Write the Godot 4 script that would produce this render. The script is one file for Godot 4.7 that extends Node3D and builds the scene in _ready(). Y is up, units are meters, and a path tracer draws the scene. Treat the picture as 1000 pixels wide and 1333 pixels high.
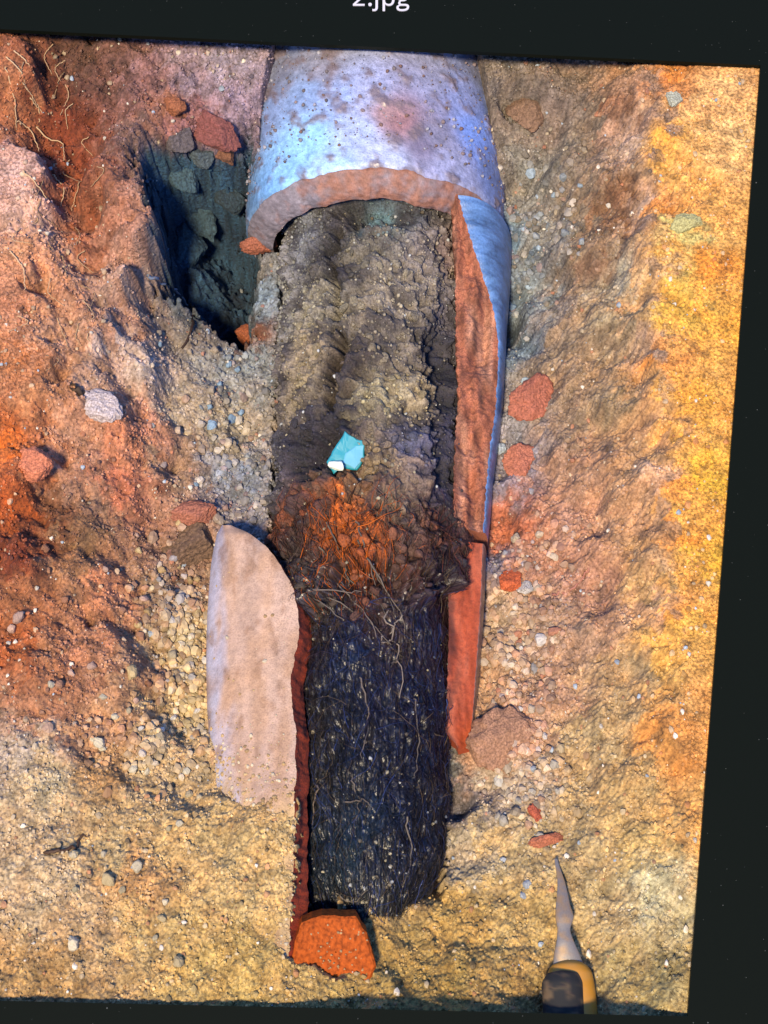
extends Node3D
# An opened trench with a broken clay drain pipe, shown on a dark screen. Units are metres, y is up.
# The trench measures about 0.55 x 0.8 m in view. px() turns a place in the picture and a height into a place on the ground.

const DIST := 1.4
const PITCH := 1.13446        # 65 degrees down
const FOCAL := 2545.0         # in units of the 1000 wide picture
const STEP := 0.001         # soil grid
const ALB := 0.62

var eye := Vector3(0, DIST * sin(PITCH), DIST * cos(PITCH))
var fwd := Vector3(0, -sin(PITCH), -cos(PITCH))
var upv := Vector3(0, cos(PITCH), -sin(PITCH))
var rng := RandomNumberGenerator.new()
var taken := {}
var M := {}
var pipe_o: Vector3
var pipe_d: Vector3
var pipe_s: Vector3
var gx0 := -0.40
var gz0 := -0.44
var gnx := 0
var gnz := 0
var gh := PackedFloat32Array()
var gc := PackedColorArray()
var core_r := PackedFloat32Array()
var sherd := PackedVector3Array()
var core_color: Field
var core_nu := 0
var core_nt := 0
var core_u0 := 0.0
var core_u1 := 0.0

# ------------------------------------------------------------------ places
func ray(x: float, y: float) -> Vector3:
	return fwd + Vector3.RIGHT * ((x - 500.0) / FOCAL) + upv * ((666.5 - y) / FOCAL)

func px(x: float, y: float, h: float) -> Vector3:
	var d := ray(x, y)
	return eye + d * ((h - eye.y) / d.y)

func on_plane(x: float, y: float, o: Vector3, n: Vector3) -> Vector3:
	var d := ray(x, y)
	return eye + d * ((o - eye).dot(n) / d.dot(n))

func to_su(p: Vector3) -> Vector2:      # sideways and along the pipe
	var q := p - pipe_o
	return Vector2(q.dot(pipe_s), q.dot(pipe_d))

func from_su(s: float, h: float, u: float) -> Vector3:
	return pipe_o + pipe_s * s + pipe_d * u + Vector3.UP * h

func on_tube(x: float, y: float, r: float, hc := 0.0) -> Vector2:   # along the pipe, and the angle round it
	var h := r * 0.8 + hc
	var su := Vector2.ZERO
	for i in 10:
		su = to_su(px(x, y, h))
		h = lerpf(h, sqrt(maxf(0.0, r * r - su.x * su.x)) + hc, 0.8)
	return Vector2(su.y, atan2(h - hc, su.x))

# ------------------------------------------------------------------ bookkeeping
func numbered(called: String) -> String:
	if not taken.has(called):
		taken[called] = 0
		return called
	taken[called] += 1
	return "%s_%03d" % [called, taken[called]]

func tag(o: Node3D, label: String, category := "", group := "", kind := "") -> Node3D:
	if label: o.set_meta("label", label)
	if category: o.set_meta("category", category)
	if group: o.set_meta("group", group)
	if kind: o.set_meta("kind", kind)
	return o

func thing(called: String, label: String, category: String, at := Vector3.ZERO, group := "") -> Node3D:
	var o := Node3D.new()
	o.name = numbered(called)
	add_child(o)
	o.position = at
	tag(o, label, category, group)
	return o

func obj(called: String, mesh: Mesh, mat: Material, parent: Node = self, at := Vector3.ZERO) -> MeshInstance3D:
	var o := MeshInstance3D.new()
	o.name = numbered(called) if parent == self else called
	o.mesh = mesh
	o.material_override = mat
	parent.add_child(o, true)
	o.position = at
	return o

# ------------------------------------------------------------------ materials
func noise_tex(seed_: int, freq: float, ramp: Array, octaves := 4, type := FastNoiseLite.TYPE_SIMPLEX_SMOOTH, size := 1024) -> NoiseTexture2D:
	var n := FastNoiseLite.new()
	n.seed = seed_; n.frequency = freq; n.noise_type = type; n.fractal_octaves = octaves; n.fractal_gain = 0.6
	var t := NoiseTexture2D.new()
	t.width = size; t.height = size; t.seamless = true; t.noise = n; t.generate_mipmaps = false
	if ramp:
		var g := Gradient.new()
		g.offsets = PackedFloat32Array(ramp.map(func(a): return a[0]))
		g.colors = PackedColorArray(ramp.map(func(a): return a[1]))
		t.color_ramp = g
	return t

func normal_tex(seed_: int, freq: float, strength: float, octaves := 4) -> NoiseTexture2D:
	var t := noise_tex(seed_, freq, [], octaves)
	t.as_normal_map = true
	t.bump_strength = strength
	return t

func mat(called: String, c: Color, rough: float, grit: Texture2D = null, nrm: Texture2D = null, nscale := 1.0, tile := 0.12, vcol := true) -> StandardMaterial3D:
	var m := StandardMaterial3D.new()
	m.resource_name = called
	m.albedo_color = c
	m.roughness = rough
	m.vertex_color_use_as_albedo = vcol
	if grit or nrm:
		m.uv1_triplanar = true
		m.uv1_world_triplanar = true
		m.uv1_scale = Vector3.ONE / tile
		m.uv1_offset = Vector3(0.37, 0.11, 0.59)
	if grit: m.albedo_texture = grit
	if nrm:
		m.normal_enabled = true
		m.normal_texture = nrm
		m.normal_scale = nscale
	M[called] = m
	return m

func seen(r: float, g: float, b: float, k := ALB) -> Color:     # a colour as it reads in daylight -> linear base colour
	var c := Color(r / 255.0, g / 255.0, b / 255.0).srgb_to_linear()
	return Color(c.r * k, c.g * k, c.b * k)

func fnl(seed_: int, freq: float, octaves := 1, type := FastNoiseLite.TYPE_SIMPLEX_SMOOTH) -> FastNoiseLite:
	var n := FastNoiseLite.new()
	n.seed = seed_; n.frequency = freq; n.noise_type = type
	n.fractal_type = FastNoiseLite.FRACTAL_FBM if octaves > 1 else FastNoiseLite.FRACTAL_NONE
	n.fractal_octaves = octaves
	n.cellular_return_type = FastNoiseLite.RETURN_DISTANCE
	return n

# ------------------------------------------------------------------ meshes
func array_mesh(v: PackedVector3Array, idx: PackedInt32Array, col := PackedColorArray(), nrm := PackedVector3Array()) -> ArrayMesh:
	if nrm.is_empty():
		nrm.resize(v.size())
		for i in range(0, idx.size(), 3):
			var a := idx[i]; var b := idx[i + 1]; var c := idx[i + 2]
			var n := (v[c] - v[a]).cross(v[b] - v[a])
			nrm[a] += n; nrm[b] += n; nrm[c] += n
		for i in nrm.size():
			nrm[i] = nrm[i].normalized() if nrm[i].length_squared() > 0.0 else Vector3.UP
	var arr := []
	arr.resize(Mesh.ARRAY_MAX)
	arr[Mesh.ARRAY_VERTEX] = v
	arr[Mesh.ARRAY_NORMAL] = nrm
	if col.size(): arr[Mesh.ARRAY_COLOR] = col
	arr[Mesh.ARRAY_INDEX] = idx
	var m := ArrayMesh.new()
	m.add_surface_from_arrays(Mesh.PRIMITIVE_TRIANGLES, arr)
	return m

func grid_mesh(v: PackedVector3Array, nu: int, nt: int, col := PackedColorArray(), closed := false, flip := false, caps := false) -> ArrayMesh:
	var idx := PackedInt32Array()
	for i in nu - 1:
		for j in (nt if closed else nt - 1):
			var a := i * nt + j
			var b := i * nt + (j + 1) % nt
			var c := a + nt
			var d := b + nt
			if flip: idx.append_array([a, c, b, b, c, d])
			else: idx.append_array([a, b, c, b, d, c])
	if caps:
		for i in [0, nu - 1]:
			var mid := Vector3.ZERO
			for j in nt: mid += v[i * nt + j]
			v.append(mid / nt)
			if col.size(): col.append(col[i * nt])
			for j in nt:
				var a: int = i * nt + j
				var b: int = i * nt + (j + 1) % nt
				if (i == 0) != flip: idx.append_array([v.size() - 1, b, a])
				else: idx.append_array([v.size() - 1, a, b])
	return array_mesh(v, idx, col)

# a faceted stone about one unit across: a ball cut by random planes
func stone_mesh(seed_: int, planes: int, res: int, c: Color, worn := 0.06, vary := 0.14, soft := 0.8) -> ArrayMesh:
	var r := RandomNumberGenerator.new()
	r.seed = seed_
	var ns := []
	for i in planes:
		ns.append([Vector3(r.randfn(), r.randfn(), r.randfn()).normalized(), r.randf_range(0.28, 0.5)])
	var n := fnl(seed_, 2.2, 3)
	var n2 := fnl(seed_ + 9, 7.0, 3)
	var box := BoxMesh.new()
	box.subdivide_width = res; box.subdivide_height = res; box.subdivide_depth = res
	var st := SurfaceTool.new()
	st.create_from(box, 0)
	var arr := st.commit_to_arrays()
	var src: PackedVector3Array = arr[Mesh.ARRAY_VERTEX]
	var index: PackedInt32Array = arr[Mesh.ARRAY_INDEX]
	var v := PackedVector3Array()
	var col := PackedColorArray()
	var key := {}
	var to := PackedInt32Array()
	for p in src:
		var k := Vector3i((p * 1000.0).round())
		if not key.has(k):
			key[k] = v.size()
			var d := p.normalized()
			var q := 0.56
			for pl in ns:
				var f: float = d.dot(pl[0])
				if f > 0.01: q = minf(q, pl[1] / f)
			q *= 1.0 + (n.get_noise_3dv(d) * 2.0 + n2.get_noise_3dv(d) * 0.7) * worn
			v.append(d * q)
			var b := 1.0 + n2.get_noise_3dv(d) * vary * 2.0
			col.append(Color(c.r * b, c.g * b, c.b * b))
		to.append(key[k])
	var fv := PackedVector3Array()
	var fc := PackedColorArray()
	var fi := PackedInt32Array()
	for i in index.size():
		fv.append(v[to[index[i]]]); fc.append(col[to[index[i]]]); fi.append(i)
	var smooth := PackedVector3Array()
	var flat := PackedVector3Array()
	smooth.resize(v.size())
	for i in range(0, index.size(), 3):
		var nn := (fv[i + 2] - fv[i]).cross(fv[i + 1] - fv[i])
		for k in 3:
			smooth[to[index[i + k]]] += nn
			flat.append(nn.normalized())
	for i in index.size():
		flat[i] = (flat[i] + smooth[to[index[i]]].normalized() * soft).normalized()
	return array_mesh(fv, fi, fc, flat)

# thin tubes: many of them in one set of arrays
var tv := PackedVector3Array()
var tc := PackedColorArray()
var ti := PackedInt32Array()
func tube_begin() -> void:
	tv = PackedVector3Array(); tc = PackedColorArray(); ti = PackedInt32Array()
func tube(pts: Array, r0: float, r1: float, c: Color, sides := 3) -> void:
	var n := pts.size()
	var base := tv.size()
	for i in n:
		var d: Vector3 = (pts[mini(i + 1, n - 1)] - pts[maxi(i - 1, 0)]).normalized()
		var a := d.cross(Vector3.UP if absf(d.y) < 0.9 else Vector3.RIGHT).normalized()
		var b := d.cross(a)
		var r := lerpf(r0, r1, float(i) / (n - 1))
		for k in sides:
			var t := TAU * k / sides
			tv.append(pts[i] + (a * cos(t) + b * sin(t)) * r)
			tc.append(c)
		if i < n - 1:
			for k in sides:
				var p := base + i * sides + k
				var q := base + i * sides + (k + 1) % sides
				ti.append_array([p, q, p + sides, q, q + sides, p + sides])
func tube_end() -> ArrayMesh:
	return array_mesh(tv, ti, tc)

func spline(rows: Array, t: float) -> Array:     # rows of numbers, first the parameter; smooth in between
	var n := rows.size()
	var i := 0
	while i < n - 2 and rows[i + 1][0] < t: i += 1
	var a: Array = rows[maxi(i - 1, 0)]
	var b: Array = rows[i]
	var c: Array = rows[i + 1]
	var d: Array = rows[mini(i + 2, n - 1)]
	var f := clampf((t - b[0]) / (c[0] - b[0]), 0.0, 1.0)
	var out := []
	for k in b.size():
		out.append(lerpf(b[k], c[k], f) if k == 0 else cubic_interpolate(b[k], c[k], a[k], d[k], f) * 0.6 + lerpf(b[k], c[k], f) * 0.4)
	return out

# ------------------------------------------------------------------ fields laid out by control points
class Field:
	var x0: float
	var z0: float
	var nx: int
	var nz: int
	var step: float
	var val: Array[PackedFloat32Array] = []
	func make(pts: Array, ax0: float, az0: float, ax1: float, az1: float, astep: float, power: float, soft: float) -> Field:
		x0 = ax0; z0 = az0; step = astep
		nx = int((ax1 - ax0) / astep) + 2
		nz = int((az1 - az0) / astep) + 2
		var k: int = pts[0].size() - 2
		for c in k:
			var a := PackedFloat32Array()
			a.resize(nx * nz)
			val.append(a)
		var ex := power * 0.5
		for j in nz:
			for i in nx:
				var x := x0 + i * step
				var z := z0 + j * step
				var sum := 0.0
				var acc := [0.0, 0.0, 0.0]
				for p in pts:
					var dx: float = p[0] - x
					var dz: float = p[1] - z
					var w := pow(dx * dx + dz * dz + soft * soft, -ex)
					sum += w
					for c in k: acc[c] += w * p[c + 2]
				for c in k: val[c][j * nx + i] = acc[c] / sum
		return self
	func get_at(c: int, x: float, z: float) -> float:
		var fx := clampf((x - x0) / step, 0.0, nx - 1.001)
		var fz := clampf((z - z0) / step, 0.0, nz - 1.001)
		var i := int(fx)
		var j := int(fz)
		fx -= i; fz -= j
		var a := val[c]
		var o := j * nx + i
		return lerpf(lerpf(a[o], a[o + 1], fx), lerpf(a[o + nx], a[o + nx + 1], fx), fz)
	func color(x: float, z: float) -> Color:
		return Color(get_at(0, x, z), get_at(1, x, z), get_at(2, x, z))

func ground_at(x: float, z: float) -> float:
	var fx := clampf((x - gx0) / STEP, 0.0, gnx - 1.001)
	var fz := clampf((z - gz0) / STEP, 0.0, gnz - 1.001)
	var i := int(fx)
	var j := int(fz)
	fx -= i; fz -= j
	var o := j * gnx + i
	return lerpf(lerpf(gh[o], gh[o + 1], fx), lerpf(gh[o + gnx], gh[o + gnx + 1], fx), fz)

func on_ground(x: float, y: float) -> Vector3:
	var d := ray(x, y)
	var t := (0.22 - eye.y) / d.y
	while t < 3.0:
		var p := eye + d * t
		if p.y <= ground_at(p.x, p.z): return p
		t += 0.001
	return px(x, y, 0.0)

func core_at(u: float, th: float) -> float:
	var fi := clampf((u - core_u0) / (core_u1 - core_u0), 0.0, 1.0) * (core_nu - 1)
	var fj := clampf((th + 0.35) / (PI + 0.7), 0.0, 1.0) * (core_nt - 1)
	return core_r[int(fi) * core_nt + int(fj)]

func core_point(u: float, th: float, lift := 0.0) -> Vector3:
	var r := core_at(u, th) + lift
	return from_su(r * cos(th), r * sin(th) - 0.004, u)

# ------------------------------------------------------------------ the scene
func _ready():
	rng.seed = 77
	var cam := Camera3D.new()
	cam.name = "camera"
	cam.fov = rad_to_deg(2.0 * atan(666.5 / FOCAL))
	cam.near = 0.05
	cam.far = 60.0
	add_child(cam)
	cam.position = eye
	cam.rotation = Vector3(-PITCH, 0, 0)
	cam.current = true
	var we := WorldEnvironment.new()
	we.name = "environment"
	var env := Environment.new()
	env.background_mode = Environment.BG_SKY
	var sm := ProceduralSkyMaterial.new()
	sm.sky_top_color = Color(0.32, 0.52, 0.86)
	sm.sky_horizon_color = Color(0.66, 0.76, 0.90)
	sm.sky_curve = 0.14
	sm.sky_energy_multiplier = 1.0
	sm.ground_bottom_color = Color(0.30, 0.24, 0.17)
	sm.ground_horizon_color = Color(0.52, 0.48, 0.42)
	sm.sun_angle_max = 12.0
	var sky := Sky.new()
	sky.sky_material = sm
	env.sky = sky
	env.tonemap_mode = Environment.TONE_MAPPER_LINEAR
	env.tonemap_exposure = 1.66
	env.sdfgi_enabled = true
	env.ssao_enabled = true
	env.ssil_enabled = true
	we.environment = env
	add_child(we)
	var sun := DirectionalLight3D.new()
	sun.name = "sun"
	sun.light_color = Color(1.0, 0.915, 0.77)
	sun.light_energy = 1.5
	sun.light_angular_distance = 7.0
	sun.shadow_enabled = true
	add_child(sun)
	sun.look_at_from_position(Vector3(-0.22, 1.1, 0.66), Vector3.ZERO, Vector3.UP)

	make_materials()
	pipe_o = px(488, 300, 0.0)
	pipe_d = (px(479, 1200, 0.0) - pipe_o).normalized()
	pipe_s = Vector3.UP.cross(pipe_d).normalized()
	if pipe_s.x < 0: pipe_s = -pipe_s
	var pm := PlaneMesh.new()
	pm.size = Vector2(50, 50)
	tag(obj("ground", pm, plain("earth", seen(176, 140, 104), 0.95), self, Vector3(0, -0.16, 0)), "plain tan earth around and below the trench", "ground", "", "structure")
	soil()
	pipe()
	core()
	shells()
	stones()
	gravel()
	roots()
	tool()
	screen()

func make_materials() -> void:
	var g0 := Color(0.60, 0.58, 0.56); var g1 := Color(0.86, 0.85, 0.83); var g2 := Color(1, 1, 1)
	var grit := noise_tex(3, 0.05, [[0.0, Color(0.5, 0.48, 0.46)], [0.36, Color(0.72, 0.70, 0.68)], [0.5, Color(0.88, 0.87, 0.86)], [0.66, g2], [1.0, g2]], 5)
	var nrm := normal_tex(5, 0.03, 14.0, 5)
	var fine := noise_tex(8, 0.06, [[0.0, Color(0.72, 0.71, 0.7)], [0.5, Color(0.95, 0.95, 0.95)], [1.0, g2]], 3)
	var nfine := normal_tex(9, 0.05, 6.0, 4)
	mat("soil", Color.WHITE, 0.93, grit, nrm, 0.9, 0.16)
	mat("crust", Color.WHITE, 0.8, grit, nrm, 1.0, 0.10)
	var root := mat("root", Color.WHITE, 0.55, null, null)
	root.metallic_specular = 0.3
	var wet := mat("wet_mat", Color.WHITE, 0.5, fine, nrm, 0.3, 0.10)
	wet.clearcoat_enabled = true
	wet.clearcoat = 0.35
	wet.clearcoat_roughness = 0.3
	mat("clay", Color.WHITE, 0.72, fine, nfine, 0.35, 0.10)
	var glaze := mat("glaze", Color.WHITE, 0.48, fine, nfine, 0.45, 0.12)
	glaze.clearcoat_enabled = true
	glaze.clearcoat = 0.35
	glaze.clearcoat_roughness = 0.35
	mat("stone", Color.WHITE, 0.78, fine, nfine, 0.5, 0.05)
	mat("stone_dusty", Color.WHITE, 0.85, grit, nrm, 0.35, 0.09)
	var gr := mat("grain", Color.WHITE, 0.7)
	gr.metallic_specular = 0.5

func soil() -> void:
	# picture x, picture y, height of the soil there
	var hp := [
		[430, 1240, .012], [400, 1230, .008], [470, 1305, .034], [398, 1276, .047], [430, 1288, .044], [455, 1298, .042], [371, 1130, .058], [369, 1190, .058], [368, 1240, .056], [-250, 60, .16], [-250, 400, .15], [-250, 800, .11], [-250, 1250, .085],
		[15, 60, .155], [15, 200, .155], [20, 330, .145], [20, 460, .13], [10, 600, .105], [15, 720, .075], [30, 860, .06], [40, 1000, .052], [60, 1150, .055], [40, 1290, .052],
		[125, 215, .115],
		[120, 60, .10], [130, 130, .075], [160, 240, .125], [178, 290, .12], [150, 350, .11], [120, 420, .10], [90, 500, .09], [100, 600, .06], [60, 650, .048], [150, 640, .035], [100, 760, .045], [60, 700, .045],
		[170, 400, .045], [170, 480, .05], [140, 540, .062], [200, 560, .03],
		[200, 85, .088], [180, 150, .085], [170, 180, .10], [260, 85, .085], [250, 140, .07], [300, 110, .075], [300, 150, .06], [235, 55, .095], [290, 55, .09],
		[195, 410, .02], [240, 440, .012], [270, 470, .01], [310, 490, .0], [240, 520, .015], [290, 560, .005], [240, 600, .012], [300, 620, .0], [200, 700, .01], [250, 740, -.005], [190, 800, .015], [240, 840, .0], [250, 930, .004],
		[205, 370, .03], [232, 393, .02], [262, 413, .008], [287, 441, .0], [318, 455, -.003], [66, 110, .085], [74, 140, .062], [88, 190, .05], [102, 235, .048], [116, 285, .055], [128, 335, .07], [50, 362, .095], [335, 340, .0], [335, 400, -.005], [330, 470, -.005], [320, 560, -.008], [318, 640, -.005],
		[130, 860, .042], [180, 960, .03], [230, 1000, .022], [270, 1010, .022], [120, 1050, .045], [200, 1080, .042], [280, 1080, .046], [330, 1090, .056], [360, 1100, .058], [300, 1150, .055], [360, 1180, .058], [360, 1250, .056], [200, 1180, .05], [150, 1280, .05], [300, 1290, .05], [260, 1230, .053],
		[-100, 1296, .055], [20, 1300, .055], [130, 1303, .055], [250, 1306, .055], [370, 1309, .055], [480, 1313, .053], [580, 1315, .051], [660, 1317, .046], [830, 1320, .046], [350, 1290, .05], [420, 1318, .046], [500, 1315, .04], [520, 1270, .022], [560, 1210, .012], [600, 1170, .01], [585, 1050, -.02], [600, 1000, -.005], [590, 1100, -.005], [620, 1080, .01], [580, 1290, .035],
		[330, 60, .088], [345, 80, .09], [338, 115, .08], [334, 145, .05], [640, 85, .088], [632, 95, .09], [652, 130, .07], [660, 165, .045], [640, 70, .09], [680, 90, .08], [720, 85, .09], [660, 160, .03], [690, 200, .035], [672, 260, .01], [670, 330, .0], [668, 400, -.012], [664, 450, -.035], [660, 520, -.006], [650, 600, -.006], [645, 700, -.01], [635, 800, -.01], [625, 900, -.005], [625, 960, .0],
		[700, 300, .022], [700, 400, .018], [700, 520, .015], [690, 620, .01], [690, 700, .012], [670, 780, .008], [680, 860, .01], [665, 950, .018], [700, 980, .014],
		[740, 100, .07], [760, 200, .07], [750, 300, .05], [750, 400, .042], [760, 480, .042], [760, 580, .036], [750, 680, .03], [750, 780, .027], [740, 900, .022], [740, 1000, .022], [700, 1090, .02],
		[800, 90, .095], [800, 200, .09], [800, 300, .078], [810, 400, .072], [820, 500, .07], [820, 600, .065], [820, 700, .056], [820, 800, .052], [800, 900, .042], [800, 1000, .038], [800, 1100, .037],
		[840, 100, .125], [845, 200, .12], [850, 300, .115], [855, 400, .11], [862, 500, .105], [866, 600, .10], [868, 700, .09], [860, 800, .078], [850, 900, .062], [850, 1000, .055], [860, 1100, .052], [850, 1200, .045],
		[900, 130, .15], [895, 300, .145], [895, 450, .14], [900, 600, .132], [900, 700, .12], [905, 800, .105], [890, 950, .08], [880, 1100, .065],
		[985, 110, .168], [970, 300, .163], [950, 500, .152], [940, 700, .137], [920, 900, .112], [905, 1100, .085], [893, 1300, .06], [1080, 110, .17], [1060, 500, .155], [1030, 900, .118], [1000, 1300, .065],
		[680, 1200, .022], [640, 1150, .014], [720, 1180, .024], [735, 1180, .023], [742, 1240, .021], [745, 1300, .018], [760, 1280, .024], [680, 1300, .032], [820, 1290, .04],
	]
	var hw := []
	for p in hp:
		if p[2] > 0.05: p[2] = 0.05 + (p[2] - 0.05) * 0.66
		var q := px(p[0], p[1], p[2])
		hw.append([q.x, q.z, p[2]])
	var hollow := PackedVector2Array()      # the undercut hollow left of the pipe
	for p in [[158, 172, .095], [180, 215, .10], [194, 262, .104], [196, 300, .10], [186, 342, .085], [196, 364, .045], [236, 392, .018], [262, 414, .008], [288, 443, .0], [326, 458, -.003], [332, 425, -.004], [345, 330, -.02], [360, 180, -.02], [330, 182, .02], [300, 196, .03], [262, 176, .05], [215, 160, .07], [185, 150, .085]]:
		var q := px(p[0], p[1], p[2])
		hollow.append(Vector2(q.x, q.z))
	# colour of the soil as it reads in daylight there, hollow and channel shade included
	var cp := [
		[15, 80, 190, 115, 70], [62, 130, 110, 48, 22], [76, 160, 128, 54, 24], [86, 200, 140, 60, 26], [100, 250, 150, 68, 30], [118, 290, 150, 76, 40], [120, 330, 150, 80, 45], [20, 200, 215, 168, 150], [20, 260, 218, 172, 150], [30, 300, 212, 145, 98], [60, 370, 200, 135, 95], [25, 390, 200, 130, 90], [140, 330, 200, 142, 115], [172, 270, 190, 132, 106], [130, 250, 165, 105, 75], [150, 100, 120, 78, 66], [110, 70, 100, 66, 52], [200, 100, 150, 108, 108], [250, 100, 150, 130, 142], [250, 150, 150, 104, 106], [300, 90, 160, 146, 160], [310, 140, 150, 130, 146], [225, 145, 150, 98, 72], [185, 180, 130, 100, 92],
		[60, 420, 200, 146, 112], [120, 480, 190, 152, 128], [100, 560, 192, 138, 106], [90, 620, 186, 134, 104], [120, 660, 160, 118, 90], [40, 500, 192, 130, 84], [60, 470, 196, 140, 104], [150, 400, 190, 150, 128], [80, 330, 205, 150, 118], [100, 430, 196, 142, 108], [30, 450, 192, 112, 55], [10, 560, 232, 112, 26], [15, 640, 200, 88, 18], [60, 560, 190, 110, 62], [60, 500, 186, 118, 72], [180, 470, 196, 172, 158], [160, 420, 180, 130, 105], [200, 420, 150, 130, 118], [240, 440, 138, 128, 118], [290, 500, 150, 150, 146], [240, 520, 170, 155, 136], [290, 560, 168, 155, 132], [310, 620, 130, 135, 145], [170, 580, 205, 128, 88], [185, 560, 205, 140, 110], [150, 640, 195, 112, 78], [220, 600, 160, 130, 105], [60, 660, 112, 68, 40], [110, 690, 135, 98, 64],
		[100, 740, 165, 115, 76], [30, 760, 165, 102, 62], [20, 720, 135, 54, 20], [40, 700, 120, 60, 30], [150, 780, 195, 125, 86], [200, 720, 155, 115, 90], [180, 860, 170, 125, 92], [60, 860, 172, 112, 74], [20, 840, 180, 92, 40], [120, 850, 182, 122, 88], [210, 780, 160, 130, 100], [240, 840, 195, 172, 126], [240, 920, 195, 170, 122], [60, 920, 178, 122, 88], [30, 970, 186, 170, 152], [60, 1010, 192, 172, 136], [130, 960, 185, 140, 105],
		[200, 1000, 192, 166, 124], [150, 1100, 188, 162, 116], [60, 1150, 196, 172, 136], [200, 1200, 192, 162, 106], [330, 1150, 202, 172, 116], [300, 1250, 192, 162, 96], [60, 1270, 178, 142, 90], [250, 1100, 196, 166, 112], [180, 1150, 196, 150, 98], [130, 1000, 180, 140, 90], [110, 1200, 190, 160, 118], [400, 1300, 185, 155, 95],
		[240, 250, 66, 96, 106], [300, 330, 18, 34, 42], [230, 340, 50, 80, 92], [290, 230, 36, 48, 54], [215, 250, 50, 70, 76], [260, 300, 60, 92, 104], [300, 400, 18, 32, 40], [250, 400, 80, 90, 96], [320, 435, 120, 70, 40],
		[335, 390, 136, 152, 166], [335, 340, 140, 140, 140], [322, 470, 140, 148, 150],
		[680, 110, 125, 114, 104], [720, 130, 155, 134, 120], [700, 250, 156, 150, 136], [740, 200, 150, 132, 110], [770, 160, 165, 140, 112], [760, 250, 165, 142, 112], [800, 250, 155, 100, 58], [800, 150, 170, 110, 70], [830, 150, 222, 174, 144], [840, 250, 226, 182, 152], [820, 200, 222, 180, 150], [800, 290, 160, 105, 62], [860, 100, 204, 124, 56], [835, 100, 205, 150, 110], [930, 120, 246, 190, 118], [960, 150, 246, 196, 124], [920, 250, 242, 176, 88], [890, 220, 244, 184, 104], [890, 290, 214, 202, 124], [880, 400, 236, 184, 70], [930, 330, 232, 150, 52], [930, 400, 242, 174, 64], [890, 350, 232, 196, 92], [920, 600, 242, 186, 56], [900, 520, 240, 170, 60], [890, 680, 236, 142, 44], [925, 690, 240, 186, 62], [900, 800, 236, 182, 76], [880, 760, 226, 160, 76],
		[680, 400, 145, 155, 158], [668, 320, 116, 140, 160], [663, 400, 90, 112, 134], [660, 480, 110, 128, 145], [700, 330, 150, 148, 140], [760, 330, 168, 142, 106], [810, 360, 202, 192, 162], [800, 330, 180, 150, 115], [810, 420, 186, 165, 125], [740, 450, 186, 152, 114], [775, 350, 160, 110, 75], [800, 520, 184, 154, 110], [760, 540, 182, 148, 112], [850, 480, 205, 160, 105], [855, 350, 222, 180, 130], [760, 600, 206, 152, 114], [740, 680, 216, 152, 118], [830, 680, 216, 162, 114], [840, 600, 205, 155, 105], [700, 730, 196, 132, 98], [652, 620, 138, 132, 145], [637, 740, 120, 114, 130], [660, 700, 190, 110, 75], [660, 560, 150, 145, 150], [720, 820, 192, 152, 122], [660, 820, 188, 160, 130], [800, 800, 216, 160, 118], [760, 760, 202, 142, 112], [860, 760, 202, 172, 114], [850, 700, 195, 150, 100],
		[700, 900, 200, 148, 114], [640, 900, 192, 152, 116], [780, 950, 206, 170, 110], [880, 950, 216, 150, 76], [870, 860, 222, 170, 86], [820, 880, 208, 168, 112], [660, 960, 190, 142, 112], [660, 1020, 186, 168, 144], [640, 1100, 196, 170, 120], [740, 1100, 190, 166, 120], [850, 1100, 210, 180, 116], [800, 1040, 205, 170, 112], [600, 1200, 186, 152, 86], [680, 1200, 190, 160, 100], [800, 1180, 196, 170, 120], [850, 1160, 206, 196, 156], [900, 1080, 225, 170, 96], [850, 1280, 172, 152, 100], [580, 1290, 162, 132, 68], [650, 1290, 166, 136, 80], [500, 1290, 168, 140, 80], [600, 1050, 110, 105, 110], [590, 990, 105, 105, 100], [610, 1110, 180, 165, 140], [620, 1000, 190, 150, 120],
	]
	var cw := []
	for k in 13:        # the dull slope ends along a line; beyond it the earth is bright ochre
		var y := 95.0 + k * 58.0
		var xb := 853.0 + 22.0 * smoothstep(300, 700, y) + sin(k * 1.7) * 5.0
		cp.append([xb - 13, y, 196, 152, 112] if k % 3 else [xb - 13, y, 214, 172, 138])
		cp.append([xb + 13, y, 240, 176, 76] if k % 3 else [xb + 13, y, 232, 150, 62])
	for p in cp:
		if p[0] > 690 and p[0] < 845 and p[1] < 1000:
			var g: float = (p[2] + p[3] + p[4]) / 3.0
			for k in [2, 3, 4]: p[k] = lerpf(p[k], g, 0.2) * (0.90 if p[1] < 620 else 0.96)
		if p[0] < 220 and p[1] < 900:
			var g2: float = (p[2] + p[3] + p[4]) / 3.0
			for k in [2, 3, 4]: p[k] = lerpf(p[k], g2, 0.12)
		var best := 0.0
		var near := 1e9
		for q in hp:
			var d := Vector2(p[0] - q[0], p[1] - q[1]).length()
			if d < near:
				near = d
				best = q[2]
		var w := px(p[0], p[1], best)
		var c := seen(p[2], p[3], p[4], 0.78 if p[0] < 720 else 0.70)
		cw.append([w.x, w.z, c.r, c.g, c.b])
	var x1 := 0.335
	var z1 := 0.405
	var H := Field.new().make(hw, gx0, gz0, x1, z1, 0.006, 3.6, 0.006)
	var C := Field.new().make(cw, gx0, gz0, x1, z1, 0.006, 4.0, 0.007)
	var wa := fnl(11, 28.0, 2)
	var wb := fnl(12, 28.0, 2)
	var wc := fnl(13, 140.0, 2)
	var big := fnl(14, 22.0, 3)
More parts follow.
